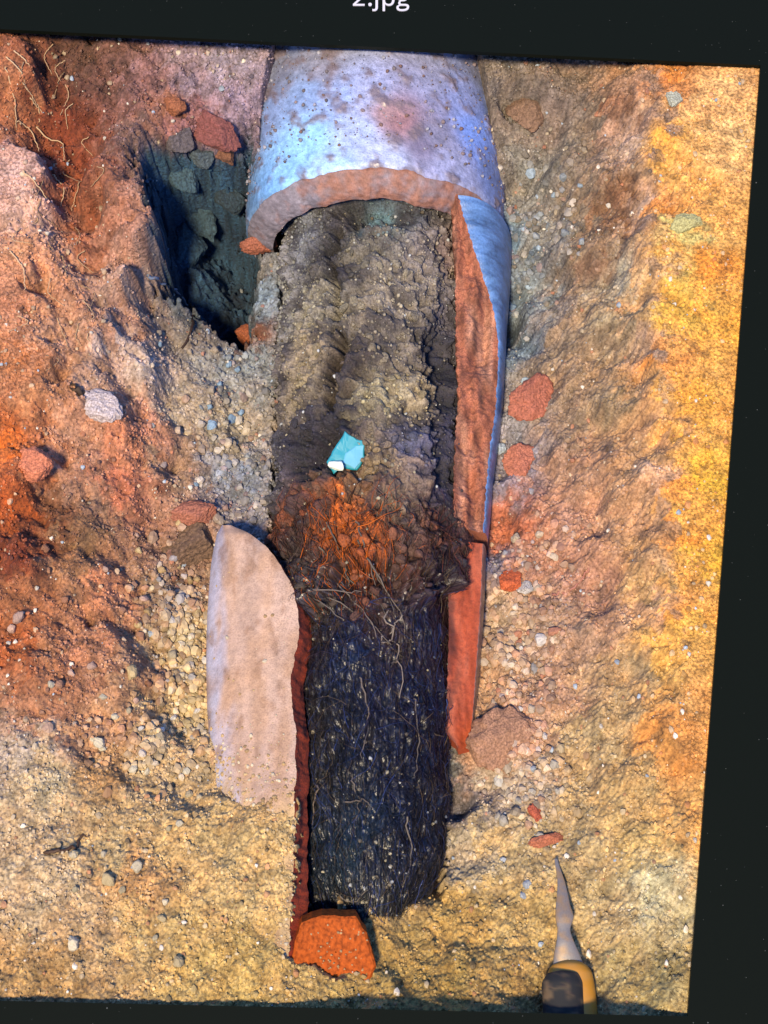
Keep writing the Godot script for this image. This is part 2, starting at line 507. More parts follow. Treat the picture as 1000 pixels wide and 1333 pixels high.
	var clod := fnl(15, 62.0, 1, FastNoiseLite.TYPE_CELLULAR)
	var clod2 := fnl(16, 170.0, 1, FastNoiseLite.TYPE_CELLULAR)
	var grit := fnl(17, 330.0, 2)
	var mini_ := fnl(21, 150.0, 3)
	var tone := fnl(18, 75.0, 3)
	var red := fnl(19, 40.0, 3)
	var lump := fnl(22, 105.0, 1, FastNoiseLite.TYPE_CELLULAR)
	lump.cellular_return_type = FastNoiseLite.RETURN_CELL_VALUE
	lump.domain_warp_enabled = true
	lump.domain_warp_amplitude = 0.006
	lump.domain_warp_frequency = 120.0
	var la := px(500, 1312, 0.059)      # the soil stays under the screen surround
	var lb_ := px(500, 60, 0.110)
	var lid_b := (lb_.y - la.y) / (lb_.z - la.z)
	var lid_a := la.y - lid_b * la.z
	gnx = int((x1 - gx0) / STEP)
	gnz = int((z1 - gz0) / STEP)
	gh.resize(gnx * gnz)
	var verts := PackedVector3Array()
	verts.resize(gnx * gnz)
	var cols := PackedColorArray()
	cols.resize(gnx * gnz)
	for j in gnz:
		var z := gz0 + j * STEP
		for i in gnx:
			var x := gx0 + i * STEP
			var ox := wa.get_noise_2d(x, z)
			var oz := wb.get_noise_2d(x, z)
			var fx := wc.get_noise_2d(x, z)
			var hx := x + ox * 0.008 + fx * 0.0015
			var hz := z + oz * 0.008 - fx * 0.0015
			var h := H.get_at(0, hx, hz)
			var bank := smoothstep(-0.10, -0.19, x) * smoothstep(0.22, 0.08, z) + smoothstep(0.15, 0.2, x) * 0.35 * smoothstep(0.25, 0.1, z)
			var rough := 0.45 + bank * 0.75
			var cl := clod.get_noise_2d(x + oz * 0.006, z + ox * 0.006)
			var cl2 := clod2.get_noise_2d(x + fx * 0.002, z)
			var bg := big.get_noise_2d(x, z)
			h += rough * (bg * 0.008 - cl * cl * 0.005 * (0.5 + absf(bg) * 2.5)) - (0.5 + 0.5 * rough) * cl2 * 0.0018 + grit.get_noise_2d(x, z) * 0.0019 + mini_.get_noise_2d(x, z) * 0.0022 * (0.7 + bg)
			# the bed cut for the pipe
			var q := to_su(Vector3(x, 0, z))
			var wid := lerpf(0.073, 0.052, smoothstep(0.26, 0.34, q.y)) + fx * 0.004
			if q.x < 0.0 and q.y > 0.36: wid -= 0.006 * smoothstep(0.36, 0.42, q.y)
			if q.y < 0.02: wid = lerpf(0.074, 0.088, smoothstep(-0.15, -0.06, q.y))
			var endz := smoothstep(0.53, 0.49, q.y) if q.x > -0.02 else smoothstep(0.565, 0.54, q.y)
			var cut := smoothstep(wid, wid - 0.007, absf(q.x)) * endz
			h = lerpf(h, minf(h, -0.04), cut)
			var w2 := Vector2(x + ox * 0.004 + fx * 0.003, z + oz * 0.004 - fx * 0.003)
			var hole := 0.0
			var drop := 0.0
			if w2.x < -0.06 and w2.y < 0.02:
				var dist := 1.0
				for k in hollow.size():
					dist = minf(dist, w2.distance_to(Geometry2D.get_closest_point_to_segment(w2, hollow[k], hollow[(k + 1) % hollow.size()])))
				if not Geometry2D.is_point_in_polygon(w2, hollow): dist = -dist
				hole = smoothstep(-0.002, lerpf(0.013, 0.05, smoothstep(-0.22, -0.29, z)), dist + mini_.get_noise_2d(x, z) * 0.005)
				drop = h
				h = lerpf(h, -0.085 + bg * 0.02 - cl * 0.006 + mini_.get_noise_2d(x, z) * 0.008 + 0.045 * exp(-pow(Vector2((x + 0.155) / 0.03, (z + 0.225) / 0.05).length(), 2.0)), hole)
			var lid := lid_a + lid_b * z - 0.0055
			h = minf(h, lid)
			gh[j * gnx + i] = h
			verts[j * gnx + i] = Vector3(x, h, z)
			var lm := lump.get_noise_2d(x, z)
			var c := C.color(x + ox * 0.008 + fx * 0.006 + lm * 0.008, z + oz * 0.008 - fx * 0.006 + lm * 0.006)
			if hole > 0.0: c = c.lerp(seen(13, 30, 50).lerp(seen(52, 90, 118), smoothstep(-0.12, 0.12, h + 0.06 + ox * 0.1)), smoothstep(0.006, 0.03, drop - h))  # shade of the hollow put into the soil colour by depth
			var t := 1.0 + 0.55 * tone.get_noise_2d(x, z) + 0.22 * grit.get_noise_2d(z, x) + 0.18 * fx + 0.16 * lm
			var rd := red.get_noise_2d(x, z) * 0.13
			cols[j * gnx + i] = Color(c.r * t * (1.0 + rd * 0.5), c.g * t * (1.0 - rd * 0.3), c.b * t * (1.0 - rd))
	gc = cols
	var nrm := PackedVector3Array()
	nrm.resize(gnx * gnz)
	for j in gnz:
		for i in gnx:
			var o := j * gnx + i
			var l := gh[o - 1] if i > 0 else gh[o]
			var r := gh[o + 1] if i < gnx - 1 else gh[o]
			var u := gh[o - gnx] if j > 0 else gh[o]
			var d := gh[o + gnx] if j < gnz - 1 else gh[o]
			nrm[o] = Vector3(l - r, 2.0 * STEP, u - d).normalized()
	# three pieces that meet edge to edge: the left bank, the floor with the pipe bed, the right bank
	var region := PackedByteArray()
	region.resize(gnx * gnz)
	for j in gnz:
		var z := gz0 + j * STEP
		for i in gnx:
			var x := gx0 + i * STEP
			var w := wa.get_noise_2d(z, 3.0) * 0.01
			var lb := lerpf(-0.185, -0.165, smoothstep(-0.3, 0.0, z)) + w - maxf(0.0, z - 0.02) * 0.75
			var rb := lerpf(0.222, 0.195, smoothstep(-0.3, 0.3, z)) + w * 0.6
			region[j * gnx + i] = 0 if x < lb else (2 if x > rb else 1)
	for k in 3:
		var remap := PackedInt32Array()
		remap.resize(gnx * gnz)
		remap.fill(-1)
		var v := PackedVector3Array()
		var nn := PackedVector3Array()
		var cc := PackedColorArray()
		var idx := PackedInt32Array()
		for j in gnz - 1:
			for i in gnx - 1:
				var a := j * gnx + i
				if region[a] != k: continue
				for o in [a, a + 1, a + gnx, a + gnx + 1]:
					if remap[o] < 0:
						remap[o] = v.size()
						v.append(verts[o]); nn.append(nrm[o]); cc.append(cols[o])
				var b := remap[a + 1]
				var c := remap[a + gnx]
				idx.append_array([remap[a], b, c, b, remap[a + gnx + 1], c])
		var o := obj(["trench_bank", "trench_floor", "trench_bank"][k], array_mesh(v, idx, cc, nn), M.soil)
		tag(o, ["reddish lumpy earth bank along the left side of the trench", "gravelly tan earth floor of the trench around the broken pipe", "bright orange and yellow earth bank along the right side"][k], ["earth bank", "trench floor", "earth bank"][k], "", "structure")

# colours of a curved surface: picture places turned into length along and round the pipe
func tube_field(pts: Array, r: float, u0: float, u1: float, k := ALB) -> Field:
	var w := []
	for p in pts:
		var q := on_tube(p[0], p[1], r)
		var c := seen(p[2], p[3], p[4], k)
		w.append([q.x, q.y * r, c.r, c.g, c.b])
	return Field.new().make(w, u0, -0.5 * r, u1, (PI + 0.5) * r, 0.004, 4.0, 0.005)

func pipe() -> void:
	var t := thing("drain_pipe", "intact grey-blue glazed clay pipe with a broken reddish mouth, at the top of the trench", "pipe", from_su(0, -0.1, -0.1))
	var F := tube_field([[350, 250, 140, 185, 225], [335, 290, 120, 140, 160], [345, 150, 145, 160, 192], [400, 180, 165, 208, 236], [430, 225, 180, 205, 226], [370, 220, 160, 205, 238], [480, 120, 176, 172, 192], [560, 100, 158, 150, 168], [520, 160, 168, 116, 106], [505, 150, 176, 130, 118], [553, 190, 136, 116, 126], [565, 180, 150, 136, 146], [600, 120, 156, 158, 194], [620, 180, 140, 165, 225], [640, 230, 125, 140, 182], [600, 240, 170, 165, 185], [580, 210, 186, 176, 194], [500, 205, 196, 194, 208], [470, 170, 186, 190, 212], [440, 130, 165, 175, 205], [370, 85, 140, 136, 150], [420, 90, 150, 140, 148], [400, 120, 150, 165, 195], [640, 150, 130, 140, 180], [620, 80, 130, 125, 140]], 0.098, -0.25, 0.03, 0.78)
	var ns := fnl(31, 60.0, 3)
	var nl := fnl(32, 9.0, 2)
	var nf := fnl(33, 260.0, 2)
	var dirt := fnl(34, 45.0, 4)
	var nt := 220
	var nu := 240
	var v := PackedVector3Array()
	var col := PackedColorArray()
	var rim_c := seen(170, 120, 102)
	for i in nu:
		for j in nt:
			var th := -0.5 + (PI + 1.0) * j / (nt - 1)
			var edge := 0.004 + 0.008 * maxf(0.0, sin(th)) + ns.get_noise_2d(th * 0.04, 0.0) * 0.003 + nf.get_noise_2d(th * 0.05, 1.0) * 0.0005
			var p: Vector3
			var c: Color
			var q := Vector3(cos(th) * 0.098, sin(th) * 0.098, 0)
			var R := 0.0985
			if i < 170:
				var u := lerpf(-0.26, edge, i / 169.0)
				q.z = u
				var crust := maxf(0.0, dirt.get_noise_3dv(q) + 0.30 - 0.42 * smoothstep(-0.2, -0.07, u) + 0.5 * smoothstep(2.0, 2.5, th) * smoothstep(-0.06, -0.14, u) + 0.35 * smoothstep(-0.13, -0.21, u))
				R += nl.get_noise_3dv(q) * 0.0015 + nf.get_noise_3dv(q) * 0.0003 + crust * (0.003 + nf.get_noise_3dv(q) * 0.004)
				R -= 0.0015 * smoothstep(edge - 0.004, edge, u)
				c = F.color(u, th * 0.098)
				c = Color(c.r * 0.92, c.g * 1.08, c.b * 1.30)  # blue of the sky light put into the glaze colour
				var b := 1.0 + ns.get_noise_3dv(q * 2.0) * 0.4 + nf.get_noise_3dv(q) * 0.35
				c = Color(c.r * b, c.g * b, c.b * b).lerp(seen(138, 120, 122), clampf(crust * 2.6, 0.0, 0.85))
				p = from_su(R * cos(th), R * sin(th), u)
			elif i < 200:
				var f := (i - 170) / 29.0
				R = lerpf(0.0968, 0.0775, f)
				q *= R / 0.098
				q.z = edge + 0.013 * f
				var u := edge + 0.0125 * sin(f * PI * 0.5) + ns.get_noise_3dv(q * 0.8) * 0.0011 + nf.get_noise_3dv(q * 0.8) * 0.0005
				var b := 1.0 + ns.get_noise_3dv(q * 3.0) * 0.4 + nf.get_noise_3dv(q) * 0.3
				c = rim_c.lerp(seen(146, 146, 162), clampf(smoothstep(1.85, 2.35, th) * 0.8 + dirt.get_noise_3dv(q * 2.0) * 0.9 + 0.15, 0.0, 0.85))
				c = Color(c.r * b, c.g * b, c.b * b)
				p = from_su(R * cos(th), R * sin(th), u)
			else:
				var f := (i - 200) / 39.0
				c = seen(120, 86, 70)
				p = from_su(0.077 * cos(th), 0.077 * sin(th), edge + 0.0125 - f * 0.13)
			v.append(p - t.position)
			col.append(c)
	# the glazed wall, the broken face and the inside are separate parts
	for part in [["pipe_wall", 0, 170, M.glaze], ["broken_rim", 169, 31, M.clay], ["inner_wall", 199, 41, M.clay]]:
		var vv := v.slice(part[1] * nt, (part[1] + part[2]) * nt)
		var cc := col.slice(part[1] * nt, (part[1] + part[2]) * nt)
		if part[0] == "broken_rim":
			for j in nt: cc[j] = cc[j + nt]
		obj(part[0], grid_mesh(vv, part[2], nt, cc, false, true), part[3], t)

func core() -> void:
	var t := thing("sediment_cast", "long cast of grey silt and black matted roots lying where the pipe broke away", "silt and root cast", from_su(0, -0.05, 0.2))
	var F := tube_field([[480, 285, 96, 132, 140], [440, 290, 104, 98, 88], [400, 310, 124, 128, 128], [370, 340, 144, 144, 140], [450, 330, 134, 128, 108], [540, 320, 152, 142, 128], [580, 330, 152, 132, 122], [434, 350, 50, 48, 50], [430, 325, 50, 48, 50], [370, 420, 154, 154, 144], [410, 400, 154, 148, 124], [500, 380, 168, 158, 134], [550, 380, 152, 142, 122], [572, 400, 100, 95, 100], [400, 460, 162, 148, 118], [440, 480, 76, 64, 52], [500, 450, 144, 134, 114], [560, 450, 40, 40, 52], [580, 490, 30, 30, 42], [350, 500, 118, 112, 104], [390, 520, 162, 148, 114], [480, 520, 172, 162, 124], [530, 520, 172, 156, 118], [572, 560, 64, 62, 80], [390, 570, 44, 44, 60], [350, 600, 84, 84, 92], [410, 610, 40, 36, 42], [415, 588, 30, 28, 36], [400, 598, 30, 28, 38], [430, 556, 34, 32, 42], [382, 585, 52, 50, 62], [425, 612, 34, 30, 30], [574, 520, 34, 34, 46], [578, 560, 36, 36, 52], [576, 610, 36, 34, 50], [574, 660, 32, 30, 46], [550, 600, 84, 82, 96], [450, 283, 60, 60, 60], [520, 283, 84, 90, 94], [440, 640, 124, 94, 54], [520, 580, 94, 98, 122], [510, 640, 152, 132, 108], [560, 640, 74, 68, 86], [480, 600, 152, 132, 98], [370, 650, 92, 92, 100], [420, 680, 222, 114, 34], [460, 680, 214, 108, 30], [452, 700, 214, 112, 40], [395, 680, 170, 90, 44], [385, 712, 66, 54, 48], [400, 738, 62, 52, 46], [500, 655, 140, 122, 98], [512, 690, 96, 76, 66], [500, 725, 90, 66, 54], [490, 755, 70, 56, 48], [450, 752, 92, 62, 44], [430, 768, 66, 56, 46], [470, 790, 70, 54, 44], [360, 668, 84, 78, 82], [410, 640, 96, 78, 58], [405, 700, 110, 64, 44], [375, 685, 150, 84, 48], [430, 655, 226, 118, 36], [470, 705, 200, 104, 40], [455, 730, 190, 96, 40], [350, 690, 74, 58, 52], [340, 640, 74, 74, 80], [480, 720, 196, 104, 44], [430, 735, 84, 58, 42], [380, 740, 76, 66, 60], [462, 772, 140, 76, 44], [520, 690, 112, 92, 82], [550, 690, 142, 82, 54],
		[560, 740, 30, 26, 48], [540, 800, 30, 26, 58], [430, 820, 32, 40, 58], [420, 760, 82, 72, 58], [400, 780, 70, 62, 52], [500, 790, 112, 92, 82], [430, 860, 36, 54, 86], [410, 900, 50, 50, 50], [500, 900, 42, 40, 60], [550, 900, 30, 26, 54], [450, 980, 36, 40, 54], [420, 1000, 46, 46, 42], [520, 1000, 30, 30, 50], [450, 1060, 46, 68, 86], [430, 1100, 50, 74, 84], [480, 1100, 52, 60, 74], [540, 1080, 30, 30, 40], [470, 1160, 62, 66, 66], [520, 1180, 52, 55, 55], [420, 1180, 24, 26, 24], [500, 1220, 72, 66, 48]], 0.062, -0.08, 0.6, 0.56)
	core_color = F  # control colours above include the shade of the hollow by the shard
	core_u0 = -0.08
	core_u1 = on_tube(505, 1232, 0.03, -0.01).x
	core_nu = 520
	core_nt = 230
	core_r.resize(core_nu * core_nt)
	var big := fnl(41, 26.0, 3)
	var mid := fnl(42, 80.0, 3)
	var cel := fnl(43, 110.0, 1, FastNoiseLite.TYPE_CELLULAR)
	var fine := fnl(44, 300.0, 2)
	var str_ := fnl(45, 120.0, 2)
	var crack := []        # the long crack down the silt, then the hollow
	for p in [[447, 288], [430, 330], [436, 372], [442, 420], [446, 460], [434, 500], [432, 530]]:
		var q := on_tube(p[0], p[1], 0.066)
		crack.append(Vector2(q.x, q.y * 0.066))
	var hole := on_tube(420, 585, 0.064)
	var hole2 := on_tube(455, 600, 0.064)
	var dip := on_tube(568, 470, 0.064)
	var top_dent := on_tube(487, 272, 0.066)
	var side := on_tube(572, 590, 0.066)
	var fis := fnl(46, 40.0, 2)
	var crumb := fnl(47, 170.0, 4)
	var v := PackedVector3Array()
	var col := PackedColorArray()
	var step_u := on_tube(450, 735, 0.064).x
	for i in core_nu:
		var u := lerpf(core_u0, core_u1, float(i) / (core_nu - 1))
		for j in core_nt:
			var th := -0.35 + (PI + 0.7) * j / (core_nt - 1)
			var q := Vector3(cos(th) * 0.066, sin(th) * 0.066, u)
			var b := big.get_noise_3dv(q)
			var m := mid.get_noise_3dv(q)
			var edge := step_u + b * 0.035 + (0.03 if th > 1.9 else 0.0) * 0.6 + m * 0.012
			var silt := smoothstep(edge + 0.014, edge - 0.012, u)
			var R := lerpf(lerpf(0.0555, 0.044, smoothstep(0.34, 0.56, u)), 0.0705, silt)
			R *= lerpf(1.0, 0.985, smoothstep(0.1, -0.05, u))
			var cl := cel.get_noise_3dv(q)
			R += b * lerpf(0.004, 0.0075, silt) + m * lerpf(0.0016, 0.0065, silt) - cl * cl * 0.001 * silt + crumb.get_noise_3dv(q) * 0.0022 * silt - exp(-pow((fis.get_noise_3dv(q) + m * 0.15) / 0.035, 2.0)) * 0.003 * smoothstep(0.0, 0.25, b) * silt + fine.get_noise_3dv(q) * 0.001
			R += str_.get_noise_3d(q.x * 1.6, q.y * 1.6, u * 0.25) * 0.0022 * (1.0 - silt)
			var w := Vector2(u, th * 0.066)
			var near := 1.0
			for k in crack.size() - 1:
				near = minf(near, w.distance_to(Geometry2D.get_closest_point_to_segment(w, crack[k], crack[k + 1])))
			R -= 0.024 * exp(-pow(absf(near + m * 0.005 + fine.get_noise_3dv(q) * 0.0015) / (0.0032 + b * 0.004), 2.0))
			R -= 0.02 * exp(-pow(Vector2((u - top_dent.x) / 0.014, (th - top_dent.y) * 0.066 / 0.024 + m * 0.4).length(), 4.0))
			R -= 0.006 * exp(-pow(Vector2((u - side.x) / 0.11, (th - side.y) * 0.066 / 0.010 + m * 0.8).length(), 4.0))
			var hd := Vector2((u - hole.x), (th - hole.y) * 0.066)
			R -= 0.022 * exp(-pow(hd.length() / 0.018 + m * 0.5, 4.0))
			hd = Vector2((u - hole2.x), (th - hole2.y) * 0.066)
			R -= 0.013 * exp(-pow(hd.length() / 0.013 + m * 0.5, 4.0))
			hd = Vector2((u - dip.x) * 0.4, (th - dip.y) * 0.066)
			R -= 0.014 * exp(-pow(hd.length() / 0.014 + m * 0.4, 2.0))
			# rounded lower end
			var e := clampf((u - (core_u1 - 0.058) + b * 0.008 + 0.012 * smoothstep(1.4, 0.6, th)) / 0.058, 0.0, 1.0)
			R *= sqrt(maxf(0.0, 1.0 - e * e * 0.99))
			core_r[i * core_nt + j] = R
			v.append(from_su(R * cos(th), R * sin(th) - 0.004, u) - t.position)
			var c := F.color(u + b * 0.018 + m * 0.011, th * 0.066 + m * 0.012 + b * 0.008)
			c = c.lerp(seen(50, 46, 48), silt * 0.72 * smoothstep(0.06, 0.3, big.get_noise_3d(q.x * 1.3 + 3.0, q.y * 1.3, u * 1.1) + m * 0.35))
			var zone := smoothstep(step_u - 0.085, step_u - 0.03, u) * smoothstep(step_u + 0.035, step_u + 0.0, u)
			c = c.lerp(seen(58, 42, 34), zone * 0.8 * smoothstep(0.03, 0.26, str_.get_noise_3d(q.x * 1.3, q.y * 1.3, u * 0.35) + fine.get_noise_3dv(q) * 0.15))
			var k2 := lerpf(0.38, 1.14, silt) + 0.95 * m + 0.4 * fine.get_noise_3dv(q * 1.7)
			col.append(Color(c.r * k2, c.g * k2, c.b * k2 * lerpf(1.25, 1.16, silt)))  # extra blue puts the sky sheen on the roots into the colour
	var cut := int((step_u - core_u0) / (core_u1 - core_u0) * (core_nu - 1))
	obj("silt_crust", grid_mesh(v.slice(0, (cut + 1) * core_nt), cut + 1, core_nt, col.slice(0, (cut + 1) * core_nt), false, true), M.crust, t)
	obj("root_mat", grid_mesh(v.slice(cut * core_nt), core_nu - cut, core_nt, col.slice(cut * core_nt), false, true), M.wet_mat, t)
	# matted root hairs, thousands of them
	tube_begin()
	for n in 7000:
		var u := rng.randf_range(step_u - 0.045, core_u1 - 0.012)
		var th := rng.randf_range(-0.1, PI + 0.1)
		var dark := u > step_u + 0.012
		var c := F.color(u, th * 0.066) * (0.6 if dark else 0.9)
		c.b *= 1.2
		var kb := rng.randf_range(0.25, 1.5) * (1.0 if rng.randf() < 0.8 else 1.8)
		c = Color(c.r * kb, c.g * kb, c.b * kb)
		if rng.randf() < 0.08: c = seen(150, 128, 104) * rng.randf_range(0.15, 0.7)
		elif dark and rng.randf() < 0.12: c = seen(70, 88, 150) * rng.randf_range(0.3, 0.9)  # bluish hairs carry the sky sheen as colour
		if not dark and c.r > c.b * 2.2 and big.get_noise_3d(th * 0.05, u * 0.9, 2.0) + mid.get_noise_3d(th * 0.05, u * 0.6, 7.0) * 0.6 < -0.05: c = seen(66, 46, 36) * rng.randf_range(0.5, 1.3)
		elif not dark and absf(th - 1.8 + rng.randfn() * 0.15) < 0.36 and u > step_u - 0.05 and rng.randf() < 0.5: c = seen(226, 112, 30) * rng.randf_range(0.4, 1.3)
		var pts := []
		var rusty := not dark and c.r > c.b * 2.2
		var dir := rng.randfn(0.0, 0.3 if rusty else (0.6 if rng.randf() < 0.88 else 1.3)) + (PI if rng.randf() < 0.5 else 0.0)
		var lift := rng.randf_range(0.0002, 0.0016) + (rng.randf() * 0.004 if rng.randf() < 0.15 else 0.0)
		var stride := rng.randf_range(0.0018, 0.0062)
		for s in 7:
			pts.append(core_point(u, th, lift + sin(s / 6.0 * PI) * rng.randf_range(0.0, 0.0016)) - t.position)
			dir += rng.randfn(0.0, 0.22)
			u = clampf(u + cos(dir) * stride, core_u0, core_u1 - 0.004)
			th += sin(dir) * stride / 0.056
		tube(pts, rng.randf_range(0.00009, 0.00022) * (2.2 if rng.randf() < 0.04 or (rusty and rng.randf() < 0.3) else 1.0), 0.00007, c)
	tag(obj("root_hairs", tube_end(), M.root, t), "", "", "", "stuff")
	# wiry, thicker roots that show singly
	var wires := [
		[[505, 795], [498, 806], [512, 815], [508, 830], [520, 842], [516, 858], [522, 880], [520, 905]],
		[[522, 800], [512, 812], [506, 822]], [[508, 832], [496, 838], [498, 826]], [[516, 858], [508, 866]],
		[[395, 745], [420, 770], [455, 790], [485, 810], [505, 840]], [[400, 765], [430, 775], [470, 770]],
		[[448, 1040], [470, 1036], [482, 1042]], [[410, 1020], [400, 1050], [396, 1085]], [[455, 1010], [465, 1035], [462, 1060]],
		[[425, 1155], [450, 1165], [478, 1150]], [[360, 700], [385, 712], [400, 735], [430, 750]], [[470, 690], [475, 720], [488, 750], [490, 775]],
		[[440, 690], [450, 720], [455, 760]], [[430, 720], [455, 752], [488, 776], [500, 800]], [[420, 735], [450, 768], [478, 800], [490, 830]], [[470, 715], [490, 745], [506, 775], [512, 800]], [[400, 752], [425, 785], [450, 805]], [[480, 735], [500, 765], [520, 800], [524, 830]], [[540, 905], [545, 960], [542, 1010]], [[470, 880], [480, 930], [470, 985]], [[530, 1060], [545, 1110], [540, 1160]],
	]
	for w in wires:
		tube_begin()
		var cv := Curve3D.new()
		for p in w:
			var q := on_tube(p[0], p[1], 0.055)
			cv.add_point(core_point(q.x, q.y, 0.0022))
		var pts := []
		var L := cv.get_baked_length()
		for s in 14:
			pts.append(cv.sample_baked(L * s / 13.0, true) - t.position + Vector3(rng.randfn(), rng.randfn(), rng.randfn()) * 0.0006)
		tube(pts, 0.0007, 0.0003, seen(160, 146, 134) * (rng.randf_range(0.75, 1.0) if w[0][0] > 500 and w[0][1] < 840 else rng.randf_range(0.3, 0.55)), 5)
		obj("root", tube_end(), M.root, t)
	# rust-brown flakes and clods at the edge of the crust
	for n in 90:
		var p := [rng.randf_range(345, 560), rng.randf_range(650, 800)]
		var q := on_tube(p[0], p[1], 0.06)
		var c := F.color(q.x, q.y * 0.066) * rng.randf_range(0.8, 1.5)
		var o := obj("silt_clod", stone_mesh(500 + n, 10, 3, c), M.crust, t, core_point(q.x, q.y, 0.0004) - t.position)
		o.rotation = Vector3(rng.randf() * TAU, rng.randf() * TAU, 0)
		var k := rng.randf_range(0.004, 0.009)
		o.scale = Vector3(k, k * 0.7, k * 1.2)
	for n in 120:
		var p := [rng.randf_range(355, 585), rng.randf_range(290, 660)]
		var q := on_tube(p[0], p[1], 0.066)
		var c := F.color(q.x, q.y * 0.066) * rng.randf_range(0.9, 1.5)
		var o := obj("silt_clod", stone_mesh(700 + n, 10, 3, c), M.crust, t, core_point(q.x, q.y, -0.0004) - t.position)
		o.rotation = Vector3(rng.randf() * TAU, rng.randf() * TAU, 0)
		var k := rng.randf_range(0.003, 0.009)
		o.scale = Vector3(k, k * 0.7, k * 1.2)
	# the bright shard in the hollow
	var sh := on_tube(447, 590, 0.062)
	var at := core_point(sh.x, sh.y, 0.0) + Vector3(0, 0.011, 0.002)
	var s := thing("bright_shard", "small shiny pale turquoise shard caught in the hollow of the silt cast", "shard", at)
	var shard := StandardMaterial3D.new()
	shard.albedo_color = Color(0.06, 0.50, 0.56)
	shard.roughness = 0.28
	shard.clearcoat_enabled = true
	shard.resource_name = "shard"
	var poly := PackedVector2Array([Vector2(-.0135, .006), Vector2(-.006, -.007), Vector2(.0, -.0165), Vector2(.009, -.011), Vector2(.0145, -.010), Vector2(.0145, .003), Vector2(.009, .012), Vector2(-.002, .010), Vector2(-.008, .015)])
	var pl := obj("plate", plate(poly, 0.003, 0.0009, 61), shard, s)
	pl.rotation = Vector3(0.35, 0, -0.15)
	pl.scale = Vector3.ONE * 0.95
	var facet := shard.duplicate()
	facet.albedo_color = Color(0.36, 0.62, 0.72)
	var fp := obj("facet", plate(PackedVector2Array([Vector2(.000, .000), Vector2(.008, -.006), Vector2(.0125, -.006), Vector2(.0128, .004), Vector2(.007, .011), Vector2(-.002, .007)]), 0.002, 0.0006, 62), facet, s, Vector3(0.0004, 0.0012, 0))
	fp.rotation = Vector3(0.30, 0, -0.24)
	var chip := StandardMaterial3D.new()
	chip.albedo_color = Color(0.85, 0.88, 0.80)
	chip.roughness = 0.4
	var ch := obj("chip", stone_mesh(77, 8, 4, Color.WHITE), chip, s, Vector3(-0.006, 0.0035, 0.011))
	ch.scale = Vector3(0.011, 0.006, 0.008)

# a thin plate from an outline in x and z, with a softened, uneven rim
func plate(poly: PackedVector2Array, thick: float, bevel: float, seed_: int, bow := 0.0) -> ArrayMesh:
	var n := fnl(seed_, 180.0, 2)
	var fineP := PackedVector2Array()
	for i in poly.size():
		var a := poly[i]
		var b := poly[(i + 1) % poly.size()]
		var k := maxi(1, int(a.distance_to(b) / 0.003))
		for s in k:
			var p := a.lerp(b, float(s) / k)
			fineP.append(p + Vector2(n.get_noise_2d(p.x, p.y), n.get_noise_2d(p.y, p.x + 3.0)) * 0.0007)
	var st := SurfaceTool.new()
	st.begin(Mesh.PRIMITIVE_TRIANGLES)
	st.set_smooth_group(-1)
	var mid := Vector2.ZERO
	for p in fineP: mid += p / fineP.size()
	var rings := [[-thick, 1.0], [-bevel, 1.0], [0.0, -bevel], [0.0, 0.66], [0.0, 0.33], [0.0, 0.02]]
	var R := []
	for r in rings:
		var ring := []
		for p in fineP:
			var q: Vector2 = p
			if r[1] < 0.0: q = p + (mid - p).normalized() * bevel
			elif r[1] < 1.0: q = mid + (p - mid) * r[1] * 0.93
			var off := q - mid
			ring.append(Vector3(q.x, r[0] - bow * (off.x * off.x) + n.get_noise_2d(q.x * 0.3, q.y * 0.3) * 0.0006, q.y))
		R.append(ring)
	for i in R.size() - 1:
		for j in fineP.size():
			var k := (j + 1) % fineP.size()
			for p in [R[i][j], R[i + 1][j], R[i][k], R[i][k], R[i + 1][j], R[i + 1][k]]:
				st.set_smooth_group(-1)
				st.add_vertex(p)
	st.generate_normals()
	return st.commit()

